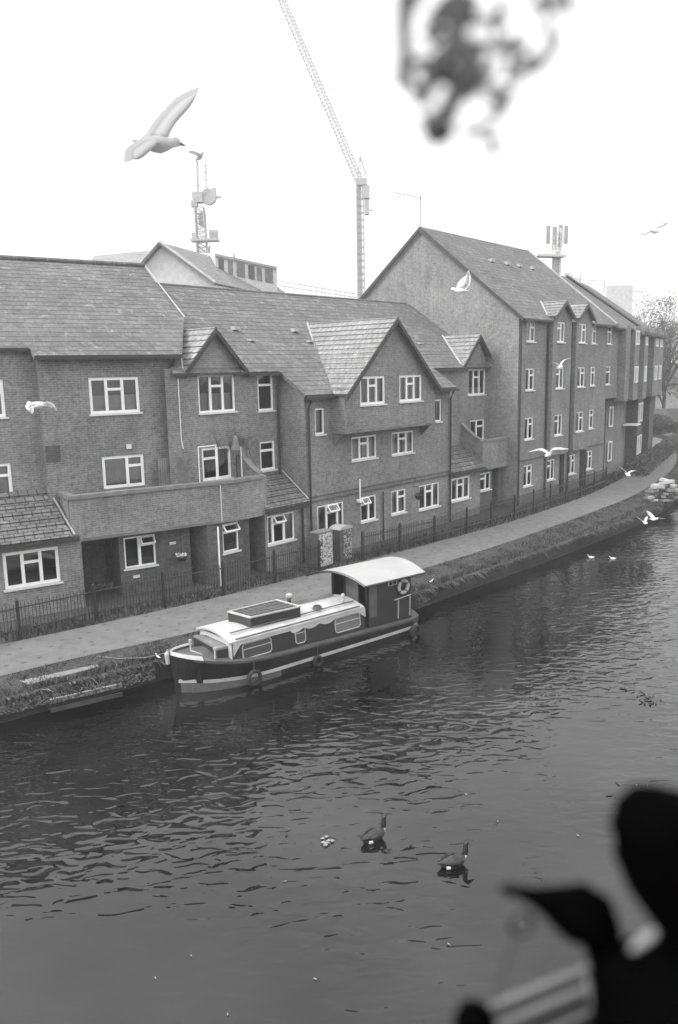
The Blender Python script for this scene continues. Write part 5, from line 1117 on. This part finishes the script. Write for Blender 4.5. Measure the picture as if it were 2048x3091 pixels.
m = MB(); m.hexa([Vector((33, 108, 0)), Vector((50, 106, 0)), Vector((50, 112, 0)), Vector((33, 112, 0))], [Vector((33, 108, 5)), Vector((50, 106, 5)), Vector((50, 112, 5)), Vector((33, 112, 5))]); m.build('wall', CONC, gh)
m = MB(); slope(m, [Vector((32.6, 107.6, 4.9)), Vector((50.3, 105.6, 4.9)), Vector((50.3, 109, 7.5)), Vector((32.6, 110, 7.5))]); m.build('roof', TILE, gh)
# ================================================================ FOREGROUND AT THE WINDOW
BLK = mat('black_glaze', .001, .8, .1, spec=.01); RAIL = mat('frame_white_shaded', .13, .5, .05); SEAL = mat('rubber_seal', .012, .7, .1)  # white rails darkened in colour, as shade on the side facing the room
fd = .45
o1 = thing('bird_ornament', dpt(1850, 3300, fd), 'black long billed bird figurine standing blurred at the window, lower right', 'ornament')
m = MB(); pts = [dpt(x, y, fd) for x, y in ((1600, 2704), (1655, 2722), (1700, 2742), (1745, 2755), (1785, 2775), (1812, 2820), (1822, 2880), (1830, 2950), (1840, 3040), (1850, 3150), (1850, 3330))]
px = fd / FPX; m.pipe(pts, [v * px for v in (24, 45, 68, 88, 86, 66, 50, 44, 52, 70, 80)], n=20); m.build('body', BLK, o1, smooth=True)
m = MB(); m.pipe([dpt(x, y, fd) for x, y in ((1512, 2684), (1535, 2687), (1570, 2694), (1625, 2709))], [v * px for v in (10, 16, 19, 28)], n=12); m.build('bill', BLK, o1, smooth=True)
m = MB(); m.torus(dpt(1575, 2785, fd + .03), -fw, 36 * px, 10 * px, n=28); tag(m.build('ring', mat('smoky_ring', .02, .3, .1), smooth=True), 'smoky grey ring hanging under the bill of the bird figurine', 'ring')
m = MB(); m.pipe([dpt(1560, 2830, .46), dpt(1530, 2900, .46), dpt(1500, 3010, .46), dpt(1490, 3300, .46)], 3.5 * px, n=6); tag(m.build('thin_stem', SEAL), 'thin dark stem curving down below the smoky ring', 'stem')
o2 = thing('rounded_ornament', dpt(2040, 3300, .42), 'large black ornament with a rounded head at the right edge, out of focus', 'ornament')
px = .42 / FPX; m = MB(); pts = [dpt(x, y, .42) for x, y in ((2015, 2390), (2012, 2405), (2010, 2440), (2010, 2500), (2015, 2570), (2035, 2640), (2060, 2700), (2095, 2760), (2115, 2830), (2120, 2900), (2110, 2990), (2080, 3100), (2070, 3330))]
m.pipe(pts, [v * px for v in (60, 110, 145, 162, 158, 146, 128, 122, 120, 150, 215, 240, 250)], n=24); m.build('body', BLK, o2, smooth=True)
o3 = thing('black_bowl', dpt(1950, 3300, .435), 'black rounded bowl between the two dark ornaments at the bottom right', 'bowl')
px = .435 / FPX; m = MB(); m.pipe([dpt(x, y, .435) for x, y in ((1915, 2870), (1915, 2885), (1925, 2940), (1935, 3010), (1945, 3100), (1945, 3330))], [v * px for v in (60, 100, 118, 125, 130, 130)], n=20); m.build('body', BLK, o3, smooth=True)
m = MB(); m.pipe([dpt(1903, 2872, .39), dpt(1915, 2862, .39), dpt(1945, 2838, .39), dpt(1972, 2818, .39), dpt(1982, 2808, .39)], [v * .39 / FPX for v in (4, 12, 16, 13, 5)], n=12); tag(m.build('pale_pebble', LEAD, smooth=True), 'small pale oval resting on the rim of the black bowl', 'pebble')
wf = thing('window_frame', dpt(1620, 3300, .5), 'open white window frame with black rubber seals crossing the bottom right corner', 'window')
def rail(a, b, r, mt, name, dd=.5):
    m = MB(); P, Q = dpt(*a, dd), dpt(*b, dd); m.bar(P, Q, r * dd / FPX, 0, 4); m.build(name, mt, wf)
rail((1470, 3040), (1830, 2893), 11, RAIL, 'rail'); rail((1470, 3078), (1830, 2931), 15, SEAL, 'seal', .51); rail((1480, 3100), (1830, 2952), 11, RAIL, 'rail'); rail((1500, 3140), (1830, 2998), 15, SEAL, 'seal', .51); rail((1560, 3150), (1830, 3032), 7, RAIL, 'rail')
rail((1768, 2950), (1815, 3110), 8, LEAD, 'stile', .495)
m = MB(); A, B_, C_, D_ = dpt(1480, 3170, .53), dpt(1830, 3020, .53), dpt(1850, 3320, .53), dpt(1480, 3320, .53); m.hexa([A, B_, C_, D_], [v + fw * .02 for v in (A, B_, C_, D_)]); m.build('sash_panel', SEAL, wf)
m = MB(); m.pipe([dpt(x, y, .47) for x, y in ((1440, 3030), (1438, 3045), (1435, 3075), (1430, 3120), (1430, 3300))], [v * .47 / FPX for v in (20, 48, 62, 66, 60)], n=16); m.build('knob', BLK, wf, smooth=True)
m = MB(); c = dpt(1800, 3345, .47); m.abox((c.x, c.y, c.z - .02), (.15, .07, .012)); tag(m.build('window_ledge', SEAL), 'dark ledge under the window ornaments at the bottom right', 'ledge')
# hanging leafy sprig close to the lens
LD = .345
sp = thing('leafy_sprig', dpt(1430, -150, LD), 'blurred dark leafy sprig hanging into the top of the view close to the lens', 'leaves')
SPL = mat('sprig_leaf', .07, .7, .2); STRK = [((1560, 40), (1566, 115), (1545, 190), 4), ((1600, 45), (1650, 120), (1622, 200), 4), ((1495, 100), (1545, 118), (1610, 112), 4), ((1702, 84), (1672, 150), (1622, 200), 4), ((1545, 190), (1570, 225), (1552, 262), 4), ((1484, 285), (1530, 310), (1556, 262), 4), ((1592, 30), (1630, 0), (1690, -10), 6), ((1484, 340), (1450, 330), (1410, 290), 4), ((1217, -60), (1224, 69), (1220, 120), 11), ((1220, 120), (1231, 145), (1219, 206), 13), ((1231, 145), (1285, 142), (1338, 150), 17), ((1275, -40), (1255, 20), (1232, 55), 10), ((1345, 30), (1315, 80), (1284, 118), 12), ((1362, -60), (1385, 10), (1393, 52), 22), ((1440, 0), (1415, 35), (1393, 58), 18), ((1393, 52), (1375, 100), (1352, 150), 21), ((1340, 120), (1300, 135), (1290, 160), 14), ((1393, 103), (1402, 150), (1408, 206), 22), ((1408, 200), (1416, 240), (1400, 275), 24), ((1350, 150), (1372, 190), (1405, 215), 26), ((1351, 160), (1406, 168), (1461, 163), 17), ((1461, 163), (1480, 180), (1500, 192), 15), ((1393, 98), (1430, 108), (1468, 100), 9), ((1498, 30), (1492, 90), (1483, 135), 14), ((1413, 8), (1496, 2), (1560, 8), 15), ((1560, 5), (1580, 20), (1594, 38), 15), ((1496, 190), (1540, 185), (1578, 193), 9), ((1578, 193), (1600, 200), (1618, 206), 14), ((1618, 206), (1590, 240), (1556, 262), 14), ((1556, 262), (1520, 266), (1482, 277), 10), ((1482, 277), (1450, 270), (1425, 272), 10), ((1425, 205), (1432, 240), (1425, 272), 12), ((1408, 262), (1380, 300), (1345, 335), 23), ((1345, 330), (1322, 350), (1300, 380), 20), ((1350, 330), (1372, 352), (1366, 382), 20), ((1368, 378), (1340, 392), (1308, 396), 18), ((1325, 345), (1325, 370), (1340, 390), 18), ((1489, 285), (1493, 340), (1488, 378), 9), ((1488, 375), (1498, 410), (1503, 440), 7), ((1488, 376), (1440, 396), (1395, 406), 7), ((1338, 193), (1300, 235), (1268, 288), 13), ((1690, -60), (1690, 25), (1708, 84), 15), ((1227, 210), (1246, 262), (1282, 298), 8), ((1640, -30), (1660, 5), (1692, 12), 9), ((1282, 298), (1300, 330), (1312, 360), 8), ((1500, 192), (1470, 215), (1430, 212), 10)]
rg = random.Random(2); px = LD / FPX
tw = MB()
for (a, b, c, w_) in STRK:
    w_ = w_ + (5 if w_ < 14 else -1)
    P = [dpt(*a, LD), dpt(*b, LD), dpt(*c, LD)]; tw.pipe(P, 2.2 * px, n=5)
    for k in range(2 if w_ > 15 else 1):
        off = fw * rg.uniform(-.015, .015); m = MB(); nseg = 8; L_ = []; Rr = []
        jit = RT * rg.uniform(-6, 6) * px + UP * rg.uniform(-6, 6) * px
        for i in range(nseg + 1):
            f = i / nseg; q = (P[0] * (1 - f) ** 2 + P[1] * 2 * f * (1 - f) + P[2] * f * f) + off + jit; tg = (P[2] - P[0]).normalized(); sdv = tg.cross(fw).normalized(); hw = w_ * 1.3 * px * (.5 + .5 * math.sin(math.pi * min(.97, f * .9 + .05)) ** .6)
            cu = fw * .1 * hw; L_.append([q - sdv * hw + cu, q - fw * .0006, q + sdv * hw + cu, q + fw * .0006])
        m.loft(L_); m.build('leaf', SPL, sp)
tw.bar(dpt(1430, -400, LD), dpt(1380, -40, LD), 5 * px, 0, 6); tw.build('stem', TWIG, sp)
# ================================================================ AIR
hz = MB(); hz.hexa([Vector((-75, -4, -2.2)), Vector((90, -4, -2.2)), Vector((90, 165, -2.2)), Vector((-75, 165, -2.2))], [Vector((-75, -4, 76)), Vector((90, -4, 76)), Vector((90, 165, 76)), Vector((-75, 165, 76))])
vm = bpy.data.materials.new('haze_air'); vm.use_nodes = True; vn_ = vm.node_tree; vn_.nodes.clear(); ou = N(vn_, 'ShaderNodeOutputMaterial'); pv = N(vn_, 'ShaderNodeVolumePrincipled', Density=.0012, Anisotropy=.2); pv.inputs['Color'].default_value = (.97, .97, .97, 1)
vn_.links.new(pv.outputs[0], ou.inputs['Volume'])
hz.build('haze', vm, kind='stuff')
